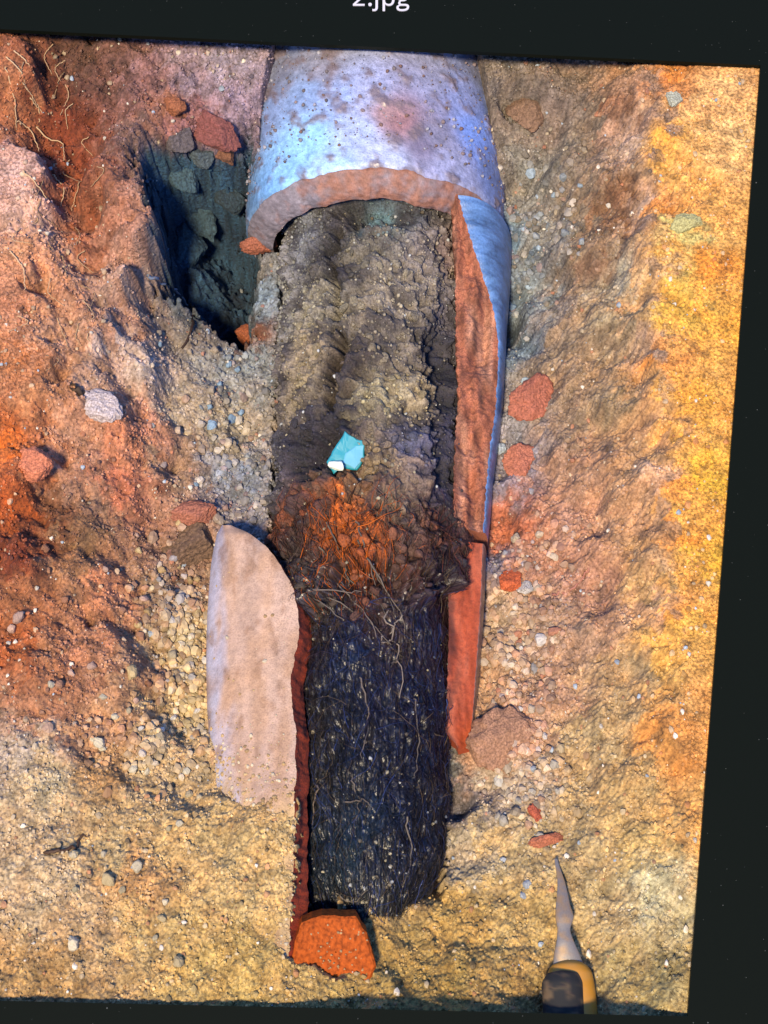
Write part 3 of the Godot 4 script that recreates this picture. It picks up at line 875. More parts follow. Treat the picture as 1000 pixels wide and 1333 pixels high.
# a standing piece of pipe wall: stations down the picture of [y, inner x, inner h, outer x, outer h, side x, side h]
func wall_piece(called: String, label: String, rows: Array, face: Color, skin: Color, face_mat: Material, rough: float, seed_: int) -> void:
	var y0: float = rows[0][0]
	var y1: float = rows[-1][0]
	var at := px(rows[0][3], (y0 + y1) * 0.5, -0.02)
	var t := thing(called, label, "pipe fragment", at)
	var n := fnl(seed_, 70.0, 3)
	var n2 := fnl(seed_ + 1, 210.0, 2)
	var nl := fnl(seed_ + 2, 30.0, 2)
	var ny := int((y1 - y0) / 1.6)
	var fv := PackedVector3Array(); var fc := PackedColorArray()
	var sv := PackedVector3Array(); var sc := PackedColorArray()
	var iv := PackedVector3Array(); var ic := PackedColorArray()
	var nf := 22
	var ns := 26
	for i in ny:
		var y := lerpf(y0, y1, float(i) / (ny - 1))
		var r := spline(rows, y)
		var zi := px(500, y, r[2]).z
		var a := px(r[1], y, r[2])
		var b := px(r[3], y, r[4])
		b.z = lerpf(b.z, a.z, 0.8)
		var j1 := n2.get_noise_2d(y * 0.0005, 1.0) * 0.0012 * (0.3 + rough)
		var j2 := n2.get_noise_2d(y * 0.0005, 9.0) * 0.0008 * (0.3 + rough)
		a.x += j1; b.x += j2
		var s := px(r[5], y, r[6])
		s.z = b.z
		for k in nf:
			var f := float(k) / (nf - 1)
			var p := a.lerp(b, f)
			var bump := n.get_noise_2d(p.x, p.z * 0.5) * 0.005 * rough + nl.get_noise_2d(p.x * 1.3, p.z * 0.5) * 0.008 * rough + n2.get_noise_2d(p.x, p.z) * 0.0014 * rough
			p.y += bump * sin(f * PI) + (bump * 0.4 if k > 0 else 0.0)
			fv.append(p - at)
			var q := 1.0 + n.get_noise_2d(p.x * 2.5, p.z * 0.4) * 0.6 * (0.3 + rough) + n2.get_noise_2d(p.x, p.z) * 0.25
			var fcol := face.lerp(seen(214, 160, 132), clampf(nl.get_noise_2d(p.x * 2.0 + 4.0, p.z * 0.4) * 1.4, 0.0, 0.6) * rough)
			if rough < 0.5: fcol = fcol.lerp(seen(70, 40, 34), 0.75 * smoothstep(0.34, 0.0, f + n.get_noise_2d(p.x, p.z * 0.5) * 0.3))     # shade along the inner edge, put into the face colour
			fc.append(Color(fcol.r * q, fcol.g * q, fcol.b * q))
		var top := fv[fv.size() - 1] + at
		for k in ns:
			var f := float(k) / (ns - 1)
			var ang := f * PI * 0.5
			var p := Vector3(lerpf(top.x, s.x, sin(ang)), lerpf(top.y, s.y, 1.0 - cos(ang)), top.z) if f <= 1.0 else s
			if k > 18: p = Vector3(s.x - (k - 18) * 0.0008, s.y - (k - 18) * 0.008, top.z)
			else:
				ang = k / 18.0 * PI * 0.5
				p = Vector3(lerpf(top.x, s.x, sin(ang)), lerpf(top.y, s.y, 1.0 - cos(ang)), top.z)
			sv.append(p - at)
			var q := 1.0 + n.get_noise_2d(p.y, p.z) * 0.5 + n2.get_noise_2d(p.y * 2.0, p.z) * 0.35
			sc.append(Color(skin.r * q, skin.g * q, skin.b * q))
		for k in 8:
			var p := Vector3(a.x + k * 0.0008, a.y - k * 0.011, a.z)
			iv.append(p - at)
			ic.append(Color(face.r * 0.8, face.g * 0.8, face.b * 0.8))
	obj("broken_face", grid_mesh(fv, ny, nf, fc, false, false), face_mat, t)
	obj("glazed_side", grid_mesh(sv, ny, ns, sc, false, false), M.glaze, t)
	obj("inner_side", grid_mesh(iv, ny, 8, ic, false, true), M.clay, t)
	# the two ends, closed across
	for e in [0, ny - 1]:
		var loop := PackedVector3Array()
		for k in nf: loop.append(fv[e * nf + k])
		for k in range(1, ns): loop.append(sv[e * ns + k])
		for k in range(7, 0, -1): loop.append(iv[e * 8 + k])
		var mid := Vector3.ZERO
		for p in loop: mid += p / loop.size()
		loop.append(mid)
		var idx := PackedInt32Array()
		var m := loop.size() - 1
		for k in m:
			if e == 0: idx.append_array([m, (k + 1) % m, k])
			else: idx.append_array([m, k, (k + 1) % m])
		var cc := PackedColorArray()
		cc.resize(loop.size())
		cc.fill(face)
		obj("broken_end", array_mesh(loop, idx, cc), M.clay, t)

func shells() -> void:
	var rough_clay: StandardMaterial3D = mat("rough_clay", Color.WHITE, 0.85, M.soil.albedo_texture, M.soil.normal_texture, 0.35, 0.08)
	wall_piece("pipe_fragment", "tall right-hand pipe wall still joined at the mouth, blue glazed outside and rough broken edge", [
		[262, 588, .060, 597, .068, 664, -.01], [300, 590, .056, 608, .062, 663, -.01], [340, 592, .050, 622, .054, 661, -.01], [390, 593, .045, 640, .040, 658, -.01], [440, 594, .042, 648, .030, 656, -.01],
		[520, 596, .040, 645, .026, 651, -.01], [590, 592, .038, 636, .024, 642, -.01], [650, 590, .036, 631, .022, 637, -.01], [686, 588, .033, 629, .020, 634, -.01]],
		seen(190, 116, 86, 0.56), seen(104, 146, 205), rough_clay, 1.0, 131)
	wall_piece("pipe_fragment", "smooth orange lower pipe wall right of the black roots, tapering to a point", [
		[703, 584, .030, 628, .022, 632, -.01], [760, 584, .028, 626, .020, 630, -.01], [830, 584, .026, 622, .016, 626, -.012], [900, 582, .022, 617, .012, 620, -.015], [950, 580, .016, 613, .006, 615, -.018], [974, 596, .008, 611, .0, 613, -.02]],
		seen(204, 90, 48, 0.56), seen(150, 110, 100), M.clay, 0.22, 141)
	# the left fragment, tipped outward
	var rows := [[683, 290, .004, 300, .030], [694, 283, .002, 326, .042], [710, 279, .0, 346, .047], [735, 275, .0, 366, .050], [770, 272, .0, 384, .052], [830, 269, .0, 389, .052], [885, 269, .002, 379, .052], [960, 272, .004, 386, .053], [1040, 280, .006, 384, .054], [1120, 292, .0, 383, .053], [1200, 300, -.004, 378, .050], [1240, 306, -.006, 377, .049], [1262, 308, -.008, 380, .044]]
	var at := px(330, 960, 0.0)
	var t := thing("pipe_fragment", "large pale pink curved pipe fragment leaning out on the left, half buried in sand", "pipe fragment", at)
	var n := fnl(151, 40.0, 3)
	var n2 := fnl(152, 190.0, 2)
	var nb := fnl(153, 18.0, 2)
	var smear := fnl(154, 55.0, 5)
	var ny := 300
	var no := 60
	var nf := 10
	var ov := PackedVector3Array(); var oc := PackedColorArray()
	var fv := PackedVector3Array(); var fc := PackedColorArray()
	var bv := PackedVector3Array(); var bc := PackedColorArray()
	var pink := seen(226, 190, 166, 0.56)
	var pale := seen(214, 212, 232, 0.66)
	var tan_ := seen(214, 168, 128, 0.54)
	var edge := seen(172, 62, 26)
	for i in ny:
		var y := lerpf(683.0, 1262.0, float(i) / (ny - 1))
		var r := spline(rows, y)
		var a := px(r[1], y, r[2])
		var b := px(r[3], y, r[4])
		b.x += n2.get_noise_2d(y * 0.0005, 4.0) * 0.0005 + n.get_noise_2d(y * 0.0006, 2.0) * 0.0014
		var last := Vector3.ZERO
		for k in no:
			var f := float(k) / (no - 1)
			var an := f * PI * 0.5
			var p := Vector3(lerpf(a.x, b.x, 1.0 - cos(an * 0.999)), lerpf(a.y, b.y, sin(an)), lerpf(a.z, b.z, sin(an)))
			p.y += nb.get_noise_2d(p.x, p.z) * 0.0016 + n.get_noise_2d(p.x, p.z * 0.6) * 0.0008
			last = p
			ov.append(p - at)
			sherd.append(p)
			var w := n.get_noise_2d(p.x * 1.4, p.z * 0.35)
			var c := pink.lerp(pale, smoothstep(0.36, 0.08, 1.0 - cos(an) + w * 0.2))  # bluish highlight down the left side, painted into the clay colour
			c = c.lerp(tan_, smoothstep(-0.2, 0.5, nb.get_noise_2d(p.x * 2.0, p.z * 0.8 + 5.0) + n.get_noise_2d(p.x, p.z) * 0.3) * 0.65)
			c = c.lerp(seen(200, 168, 116, 0.7), smoothstep(965.0, 1075.0, y + w * 70.0 - f * 40.0) * 0.9)
			p.y += n2.get_noise_2d(p.x, p.z + 2.0) * 0.0012 * smoothstep(985.0, 1075.0, y)
			c = c.lerp(seen(176, 132, 96, 0.55), 0.55 * smoothstep(0.18, 0.5, smear.get_noise_2d(p.x, p.z * 0.5)))
			var q := 1.0 + n2.get_noise_2d(p.x, p.z) * 0.2 + w * 0.25
			oc.append(Color(c.r * q, c.g * q, c.b * q))
		for k in nf:
			var f := float(k) / (nf - 1)
			var wide := 0.0068 * smoothstep(683.0, 790.0, y) + 0.001 + 0.003 * smoothstep(1080.0, 1220.0, y)
			var p := last + Vector3(wide * f, -0.017 * f, 0)
			var bump := n.get_noise_2d(p.z, f * 0.02) * 0.0018 + n2.get_noise_2d(p.z, f * 0.02) * 0.0004
			p.x += bump * sin(f * PI)
			fv.append(p - at)
			var q := 1.0 + n.get_noise_2d(p.z * 2.0, f * 0.03) * 0.5 + n2.get_noise_2d(p.z, f * 0.02) * 0.3
			fc.append(Color(edge.r * q, edge.g * q, edge.b * q))
		var low := fv[fv.size() - 1] + at
		for k in 20:
			var f := float(k) / 19.0
			var an := f * PI * 0.5
			bv.append(Vector3(lerpf(low.x, a.x + 0.014, sin(an)), lerpf(low.y, a.y - 0.004, 1.0 - cos(an)), low.z) - at)
			bc.append(edge)
	obj("outer_face", grid_mesh(ov, ny, no, oc, false, false), M.clay, t)
	obj("broken_edge", grid_mesh(fv, ny, nf, fc, false, false), rough_clay, t)
	obj("inner_face", grid_mesh(bv, ny, 20, bc, false, false), M.clay, t)
	# the orange end piece below the black roots
	var e0 := px(432, 1240, 0.044)
	var en := Vector3(0.05, 0.86, 0.5).normalized()
	var ex := Vector3(1, -0.05, 0.0)
	ex = (ex - en * ex.dot(en)).normalized()
	var ez := ex.cross(en)
	var poly := PackedVector2Array()
	for p in [[393, 1200], [420, 1192], [463, 1194], [477, 1214], [490, 1258], [476, 1290], [430, 1272], [379, 1253], [384, 1225]]:
		var q := on_plane(p[0], p[1], e0, en) - e0
		poly.append(Vector2(q.dot(ex), q.dot(ez)))
	var o := thing("pipe_fragment", "short flat orange end piece of the pipe below the black roots", "pipe fragment", e0)
	var cl := StandardMaterial3D.new()
	cl = M.clay.duplicate()
	cl.metallic_specular = 0.25
	cl.albedo_texture = M.soil.albedo_texture
	cl.normal_scale = 0.3
	cl.uv1_scale = Vector3.ONE / 0.2
	cl.vertex_color_use_as_albedo = false
	cl.albedo_color = seen(208, 100, 34, 0.56).linear_to_srgb()
	var pl := obj("slab", plate(poly, 0.016, 0.0016, 88, -4.0), cl, o)
	pl.basis = Basis(ex, en, ez)

# ------------------------------------------------------------------ stones and gravel
func single(called: String, label: String, category: String, x: float, y: float, size: Vector3, turn: float, c: Color, seed_: int, planes := 11, sunk := 0.3, tilt := 0.0) -> Node3D:
	var p := on_ground(x, y)
	p.y = ground_at(p.x, p.z) + size.y * (0.5 - sunk)
	var o := obj(called, stone_mesh(seed_, planes, 22 if called == "clod" else 14, c, 0.06 if called == "clod" else 0.08, 0.3), M.soil if called == "clod" else M.stone_dusty, self, p)
	o.rotation = Vector3(tilt, turn, tilt * 0.6)
	o.scale = size
	tag(o, label, category)
	return o

func stones() -> void:
	single("brick_lump", "rounded brick-red lump lying right of the pipe wall, largest of the red pieces", "brick piece", 690, 521, Vector3(.036, .026, .032), 0.4, seen(196, 118, 92), 201, 12, .35)
	single("brick_lump", "angular orange-pink broken brick piece below the rounded red lump", "brick piece", 680, 606, Vector3(.025, .020, .026), 0.9, seen(212, 132, 104), 202, 8, .3)
	single("brick_lump", "small bright orange brick chip beside a white pebble near the pipe", "brick piece", 665, 760, Vector3(.016, .014, .018), 0.2, seen(226, 112, 62), 203, 8)
	single("pebble", "round pale grey pebble touching the small orange brick chip", "pebble", 684, 769, Vector3(.0115, .010, .0115), 0.0, seen(216, 212, 208), 204, 18)
	single("pebble", "white rounded pebble beside the pipe, above the angular brick piece", "pebble", 652, 586, Vector3(.009, .008, .009), 0.0, seen(190, 204, 216), 205, 18)
	single("stone", "brown dusty stone half buried right of the tapering pipe wall", "stone", 652, 962, Vector3(.042, .030, .036), 0.6, seen(184, 138, 108), 206, 10, .5)
	single("stone", "pale angular flat stone set in the left bank", "stone", 128, 532, Vector3(.034, .020, .022), -0.5, seen(222, 208, 208), 207, 7, .35, .2)
	single("brick_lump", "salmon brick piece sticking out of the orange left bank", "brick piece", 42, 610, Vector3(.028, .020, .022), 0.1, seen(232, 142, 104), 208, 6, .3)
	single("brick_lump", "dusty red tile piece above the dark clod by the pink pipe fragment", "brick piece", 248, 674, Vector3(.036, .016, .018), 0.15, seen(186, 118, 94), 209, 7, .3)
	single("clod", "dark brown earth clod left of the pink pipe fragment", "clod", 245, 715, Vector3(.042, .034, .034), 0.3, seen(132, 104, 82), 210, 10, .4)
	single("brick_lump", "small red brick piece wedged under the pipe mouth on its left", "brick piece", 337, 326, Vector3(.026, .016, .012), 0.1, seen(182, 110, 84), 211, 6, .2)
	single("brick_lump", "tiny orange-red brick chip lying above the hand tool", "brick piece", 696, 1060, Vector3(.008, .007, .014), 0.3, seen(206, 104, 72), 212, 7)
	single("brick_lump", "flat reddish brick chip just above the tip of the hand tool", "brick piece", 712, 1094, Vector3(.022, .008, .009), 0.2, seen(196, 118, 84), 213, 7)
	single("stone", "brown cobble in the upper right soil beside the pipe", "stone", 682, 152, Vector3(.026, .022, .032), 0.2, seen(150, 118, 94), 214, 10)
	single("stone", "greenish-white stone in the bright orange bank", "stone", 876, 134, Vector3(.012, .010, .014), 0.2, seen(196, 200, 180), 215, 10)
	single("stone", "pale greenish lump in the yellow part of the right bank", "stone", 893, 292, Vector3(.022, .014, .014), 0.2, seen(206, 202, 140), 216, 10, .5)
	single("clod", "bluish dusty clod lying in the dark hollow left of the pipe", "clod", 240, 235, Vector3(.020, .018, .028), 0.5, seen(70, 100, 116), 217, 9, .45, .2)
	single("clod", "flat bluish earth lump at the bottom of the dark hollow", "clod", 238, 330, Vector3(.034, .02, .05), 0.2, seen(58, 88, 104), 218, 9, .45, .2)
	single("clod", "small bluish crumbly clod on the back slope of the dark hollow", "clod", 262, 208, Vector3(.020, .016, .018), 0.9, seen(92, 108, 118), 231, 9, .3, .2)
	single("clod", "dark teal clod low against the pipe inside the dark hollow", "clod", 300, 262, Vector3(.024, .02, .022), 1.3, seen(50, 70, 82), 232, 9, .4, .2)
	single("clod", "grey-brown clod under the rim at the back of the dark hollow", "clod", 236, 188, Vector3(.022, .018, .020), 0.3, seen(112, 104, 108), 233, 10, .35, .2)
	single("clod", "orange-brown clod on the back slope of the dark hollow near the pipe", "clod", 296, 205, Vector3(.016, .014, .018), 0.6, seen(140, 96, 74), 234, 9, .3, .2)
	single("clod", "long teal clod lying in the middle of the dark hollow", "clod", 262, 285, Vector3(.022, .016, .04), 0.4, seen(62, 88, 100), 235, 9, .4, .2)
	single("brick_lump", "reddish brown clod above the dark hollow next to the pipe", "brick piece", 285, 175, Vector3(.040, .022, .024), -0.5, seen(150, 88, 82), 219, 8, .3)
	single("brick_lump", "orange-brown chip in the rubble above the dark hollow", "brick piece", 226, 143, Vector3(.018, .014, .016), 0.2, seen(176, 108, 70), 220, 8, .3)
	single("brick_lump", "orange clod at the lower corner of the dark hollow", "brick piece", 324, 440, Vector3(.022, .014, .016), 0.5, seen(176, 96, 56), 221, 8, .3)
	# countable pebbles, in clusters
	var groups := [
		["pale pebbles left of the pink fragment", "small %s pebble in the gravel heap left of the pink fragment", 60, 240, 830, 42, 85, [[205, 180, 130, "tan"], [220, 205, 170, "pale"], [190, 160, 110, "ochre"]]],
		["pebbles at the foot of the gravel heap", "small %s pebble on the sandy slope below the gravel heap", 34, 210, 960, 70, 55, [[214, 204, 176, "cream"], [200, 184, 150, "buff"], [226, 220, 210, "white"]]],
		["pebbles beside the pipe on the right", "small %s pebble among the crumbs right of the orange pipe wall", 60, 675, 850, 38, 90, [[200, 160, 126, "tan"], [216, 196, 170, "pale grey"], [190, 130, 100, "red-brown"], [222, 214, 206, "white"]]],
		["pebbles right of the mouth", "small %s pebble in the grey soil right of the pipe mouth", 40, 700, 280, 32, 60, [[160, 168, 172, "grey"], [176, 196, 210, "bluish"], [150, 140, 124, "dull brown"]]],
		["pebbles in the lower right sand", "small %s pebble in the sand right of the black root end", 34, 665, 1060, 50, 60, [[206, 196, 176, "pale"], [192, 200, 206, "bluish grey"], [204, 170, 130, "tan"]]],
		["pebbles in the foreground sand", "small %s pebble in the sand at the bottom of the trench", 40, 270, 1200, 150, 60, [[206, 186, 140, "sandy"], [222, 208, 176, "pale"], [190, 176, 140, "ochre"]]],
		["crumbs on the left slope", "small %s crumb on the slope left of the silt cast", 40, 290, 530, 40, 90, [[160, 164, 164, "grey"], [150, 180, 205, "bluish"], [176, 160, 138, "buff"]]],
		["pebbles in the left bank", "small %s pebble in the lumpy left bank", 20, 110, 800, 60, 110, [[190, 140, 110, "pinkish"], [206, 170, 150, "pale pink"], [160, 110, 80, "dark brown"]]],
	]
	var protos := []
	for k in 6: protos.append(stone_mesh(300 + k, 7 + k, 4, Color.WHITE, 0.1, 0.25, 0.3))
	for g in groups:
		var mats := []
		for c in g[7]:
			for b in [0.85, 1.1]:
				var m: StandardMaterial3D = M.stone.duplicate()
				m.vertex_color_use_as_albedo = true
				m.albedo_color = (seen(c[0], c[1], c[2]) * b).linear_to_srgb()
				mats.append([m, c[3]])
		for i in int(g[2] * 0.7):
			var x: float = g[3] + rng.randfn() * g[5]
			var y: float = g[4] + rng.randfn() * g[6]
			if (x > 262 and x < 640 and y < 1295 and y > 600) or (x > 330 and x < 660 and y < 700) or x < 5: continue
			var p := on_ground(x, y)
			var k: float = rng.randf_range(0.0042, 0.0072) * (1.4 if rng.randf() < 0.15 else 1.0)
			p.y = ground_at(p.x, p.z) + k * 0.2
			var pick: Array = mats[rng.randi() % mats.size()]
			var o := obj("pebble", protos[rng.randi() % 6], pick[0], self, p)
			o.rotation = Vector3(rng.randf() * TAU, rng.randf() * TAU, rng.randf() * TAU)
			o.scale = Vector3(k, k * rng.randf_range(0.65, 0.95), k * rng.randf_range(0.8, 1.2))
			tag(o, g[1] % pick[1], "pebble", g[0])

func gravel() -> void:
	# loose grit all over the soil, and white grains on the cast
	var heaps := [[240, 830, 22, 60], [225, 790, 22, 50], [250, 900, 18, 60], [675, 830, 28, 60], [690, 780, 30, 60], [660, 900, 30, 60], [690, 1010, 30, 40], [210, 980, 60, 30], [700, 320, 30, 50], [300, 580, 25, 70]]
	for kind in 2:
		var where: Array[Transform3D] = []
		var cols: Array[Color] = []
		var dens := fnl(401 + kind, 30.0, 2)
		var n := 0
		while n < [34000, 170000][kind]:
			n += 1
			var x := rng.randf_range(gx0 + 0.01, 0.32)
			var z := rng.randf_range(gz0 + 0.01, 0.395)
			var heap := kind == 0 and n % 7 == 0
			if heap:
				var g: Array = heaps[rng.randi() % heaps.size()]
				var w := px(g[0] + rng.randfn() * g[2], g[1] + rng.randfn() * g[3], 0.01)
				x = clampf(w.x, gx0 + 0.01, 0.32)
				z = clampf(w.z, gz0 + 0.01, 0.395)
			elif dens.get_noise_2d(x, z) + rng.randf_range(-0.6, 0.35) < -0.1: continue
			var gi := int((z - gz0) / STEP) * gnx + int((x - gx0) / STEP)
			var h := gh[gi]
			if h < -0.03: continue
			var k := 0.0010 + pow(rng.randf(), 5.0) * 0.0034
			if heap: k = 0.0013 + pow(rng.randf(), 4.0) * 0.0062
			if kind == 1: k = 0.0008 + pow(rng.randf(), 3.0) * 0.0022
			if absf(gh[gi + 1] - gh[gi]) > 0.0022 and (kind == 0 or rng.randf() < 0.6): continue
			var b := Basis.from_euler(Vector3(rng.randf() * TAU, rng.randf() * TAU, 0)).scaled(Vector3(k, k * 0.8, k * rng.randf_range(0.8, 1.4)))
			where.append(Transform3D(b, Vector3(x, h + k * 0.15, z)))
			var c := gc[gi]
			if kind == 0:
				var t := rng.randf()
				if t < 0.10: c = seen(226, 216, 198, 0.7)
				elif t < 0.14: c = seen(186, 200, 212)  # blue-white grains stand in for wet glints
				elif t < 0.30: c = c.lerp(seen(196, 120, 80), 0.6)
				elif t < 0.42: c = c * 0.55
				elif t < 0.7: c = c.lerp(seen(216, 196, 160), 0.6)
				if heap: c = c.lerp(gc[gi], 0.55)
				cols.append(c * rng.randf_range(0.65, 1.15))
			else:
				cols.append(c * rng.randf_range(0.8, 1.22))
		var mm := MultiMesh.new()
		mm.transform_format = MultiMesh.TRANSFORM_3D
		mm.use_colors = true
		mm.mesh = stone_mesh(413 + kind, 7, 1 - kind, Color.WHITE, 0.1, 0.2, 0.15)
		mm.instance_count = where.size()
		for i in where.size():
			mm.set_instance_transform(i, where[i])
			mm.set_instance_color(i, cols[i])
		var o := MultiMeshInstance3D.new()
		o.name = numbered("grit")
		o.multimesh = mm
		o.material_override = M.grain
		add_child(o)
		tag(o, ["loose tan and pale grit scattered over the trench soil", "finer crumbs of earth lying all over the trench soil"][kind], "grit", "", "stuff")
	var w2: Array[Transform3D] = []
	var c2: Array[Color] = []
	for n in 12000:
		var u := rng.randf_range(core_u0 + 0.05, core_u1 - 0.01)
		var th := rng.randf_range(0.0, PI)
		if u > 0.24 and u < 0.47 and rng.randf() < 0.93: continue
		if u >= 0.47 and (rng.randf() < 0.62 + 0.3 * smoothstep(0.53, 0.47, u) or th < 0.4): continue
		var k := 0.0009 + pow(rng.randf(), 4.0) * 0.0026
		w2.append(Transform3D(Basis.from_euler(Vector3(rng.randf() * TAU, rng.randf() * TAU, 0)).scaled(Vector3.ONE * k), core_point(u, th, k * 0.2)))
		if u < 0.24 and rng.randf() < 0.88:
			c2.append(core_color.color(u, th * 0.066) * rng.randf_range(0.7, 1.7))
			continue
		c2.append([seen(190, 180, 150), seen(150, 140, 118), seen(206, 210, 210), seen(110, 100, 84)][rng.randi() % 4] * rng.randf_range(0.6, 1.0))
	for n in 2600:
		var u := -0.23 + 0.22 * pow(rng.randf(), 1.7)
		var th := rng.randf_range(0.15, PI - 0.15)
		var k := 0.0008 + pow(rng.randf(), 4.0) * 0.003
		w2.append(Transform3D(Basis.from_euler(Vector3(rng.randf() * TAU, rng.randf() * TAU, 0)).scaled(Vector3.ONE * k), from_su(0.0995 * cos(th), 0.0995 * sin(th), u)))
		c2.append([seen(150, 132, 134), seen(176, 176, 190), seen(130, 100, 90), seen(120, 110, 112)][rng.randi() % 4] * rng.randf_range(0.6, 1.0))
	for n in 90:
		var q := on_plane(rng.randf_range(385, 488), rng.randf_range(1200, 1285), px(432, 1240, 0.0445), Vector3(0.05, 0.86, 0.5).normalized())
		if q.z < px(0, 1190 + absf(rng.randfn()) * 30.0, 0.044).z: continue
		var k := rng.randf_range(0.0008, 0.0022)
		w2.append(Transform3D(Basis.from_euler(Vector3(rng.randf() * TAU, rng.randf() * TAU, 0)).scaled(Vector3.ONE * k), q))
		c2.append(seen(200, 160, 110) * rng.randf_range(0.6, 1.1))
	for n in 5000:
		var i := rng.randi() % sherd.size()
		var f := float(i) / sherd.size()
		if rng.randf() > smoothstep(0.40, 0.66, f) * 0.97 + 0.012: continue
		var k := 0.0008 + pow(rng.randf(), 3.0) * 0.0028
		w2.append(Transform3D(Basis.from_euler(Vector3(rng.randf() * TAU, rng.randf() * TAU, 0)).scaled(Vector3.ONE * k), sherd[i]))
		c2.append([seen(196, 164, 112), seen(210, 180, 130), seen(170, 140, 96), seen(216, 200, 170)][rng.randi() % 4] * rng.randf_range(0.7, 1.1))
	var m2 := MultiMesh.new()
	m2.transform_format = MultiMesh.TRANSFORM_3D
	m2.use_colors = true
	m2.mesh = stone_mesh(420, 11, 1, Color.WHITE)
	m2.instance_count = w2.size()
	for i in w2.size():
		m2.set_instance_transform(i, w2[i])
		m2.set_instance_color(i, c2[i])
	var o2 := MultiMeshInstance3D.new()
	o2.name = numbered("grit")
	o2.multimesh = m2
	o2.material_override = M.grain
	add_child(o2)
	tag(o2, "sand grains stuck on the silt cast, the pipe and the pink fragment", "grit", "", "stuff")

func strand(called: String, label: String, category: String, pts: Array, r0: float, r1: float, c: Color, lift: float, group := "") -> void:
	var cv := Curve3D.new()
	for p in pts:
		var q := on_ground(p[0], p[1])
		cv.add_point(q + Vector3(0, lift * (p[2] if p.size() > 2 else 1.0), 0))
	var at := cv.get_point_position(0)
	var L := cv.get_baked_length()
	var out := []
	for s in 22:
		out.append(cv.sample_baked(L * s / 21.0, true) - at + Vector3(rng.randfn(), rng.randfn(), rng.randfn()) * r0 * 0.5)
	tube_begin()
	tube(out, r0, r1, c, 6)
	tag(obj(called, tube_end(), M.root, self, at), label, category, group)

func roots() -> void:
	strand("twig", "thin dark bent twig lying on the sand at lower left", "twig", [[58, 1110], [80, 1108], [98, 1102], [104, 1092], [118, 1086]], .0014, .0008, seen(84, 64, 54), .001)
	strand("twig", "short dark twig at the top of the pale flat stone", "twig", [[98, 508], [118, 518], [140, 530], [152, 540]], .0024, .0012, seen(96, 80, 66), .004)
	strand("twig", "thin curved purplish root lying on the right slope", "root", [[718, 776], [740, 770], [756, 756], [766, 740]], .0012, .0007, seen(176, 120, 104), .001)
	var tans := seen(214, 180, 140)
	var paths := [
		[[20, 70], [34, 82], [46, 100]], [[10, 78], [28, 96], [36, 120]], [[30, 110], [50, 140], [56, 150]], [[48, 168], [64, 184], [82, 190], [84, 212]], [[40, 130], [52, 148], [50, 170]], [[22, 160], [40, 172], [52, 200]],
		[[8, 90], [20, 130], [22, 170]], [[30, 225], [46, 240], [62, 262]], [[14, 330], [30, 350], [34, 380]], [[70, 230], [84, 250], [80, 272]],
	]
	for p in paths:
		strand("rootlet", "fine pale rootlet hanging over the upper left bank", "root", p, .0006, .0003, tans * rng.randf_range(0.7, 1.1), .003, "rootlets on the left bank")
	for n in 26:
		var x := rng.randf_range(5, 120)
		var y := rng.randf_range(60, 480)
		strand("rootlet", "fine pale rootlet hanging over the upper left bank", "root", [[x, y], [x + rng.randf_range(-14, 20), y + rng.randf_range(6, 22)], [x + rng.randf_range(-14, 30), y + rng.randf_range(20, 40)]], .0004, .0002, tans * rng.randf_range(0.5, 1.0), .0025, "rootlets on the left bank")
	strand("rootlet", "pale bluish root at the lower lip of the dark hollow", "root", [[195, 362], [215, 372], [232, 384], [246, 400]], .0014, .0008, seen(150, 165, 185), .003)
	strand("twig", "dark bent twig crossing the clods below the dark hollow", "twig", [[248, 398], [252, 420], [246, 440], [238, 455]], .0014, .0009, seen(60, 46, 40), .002)

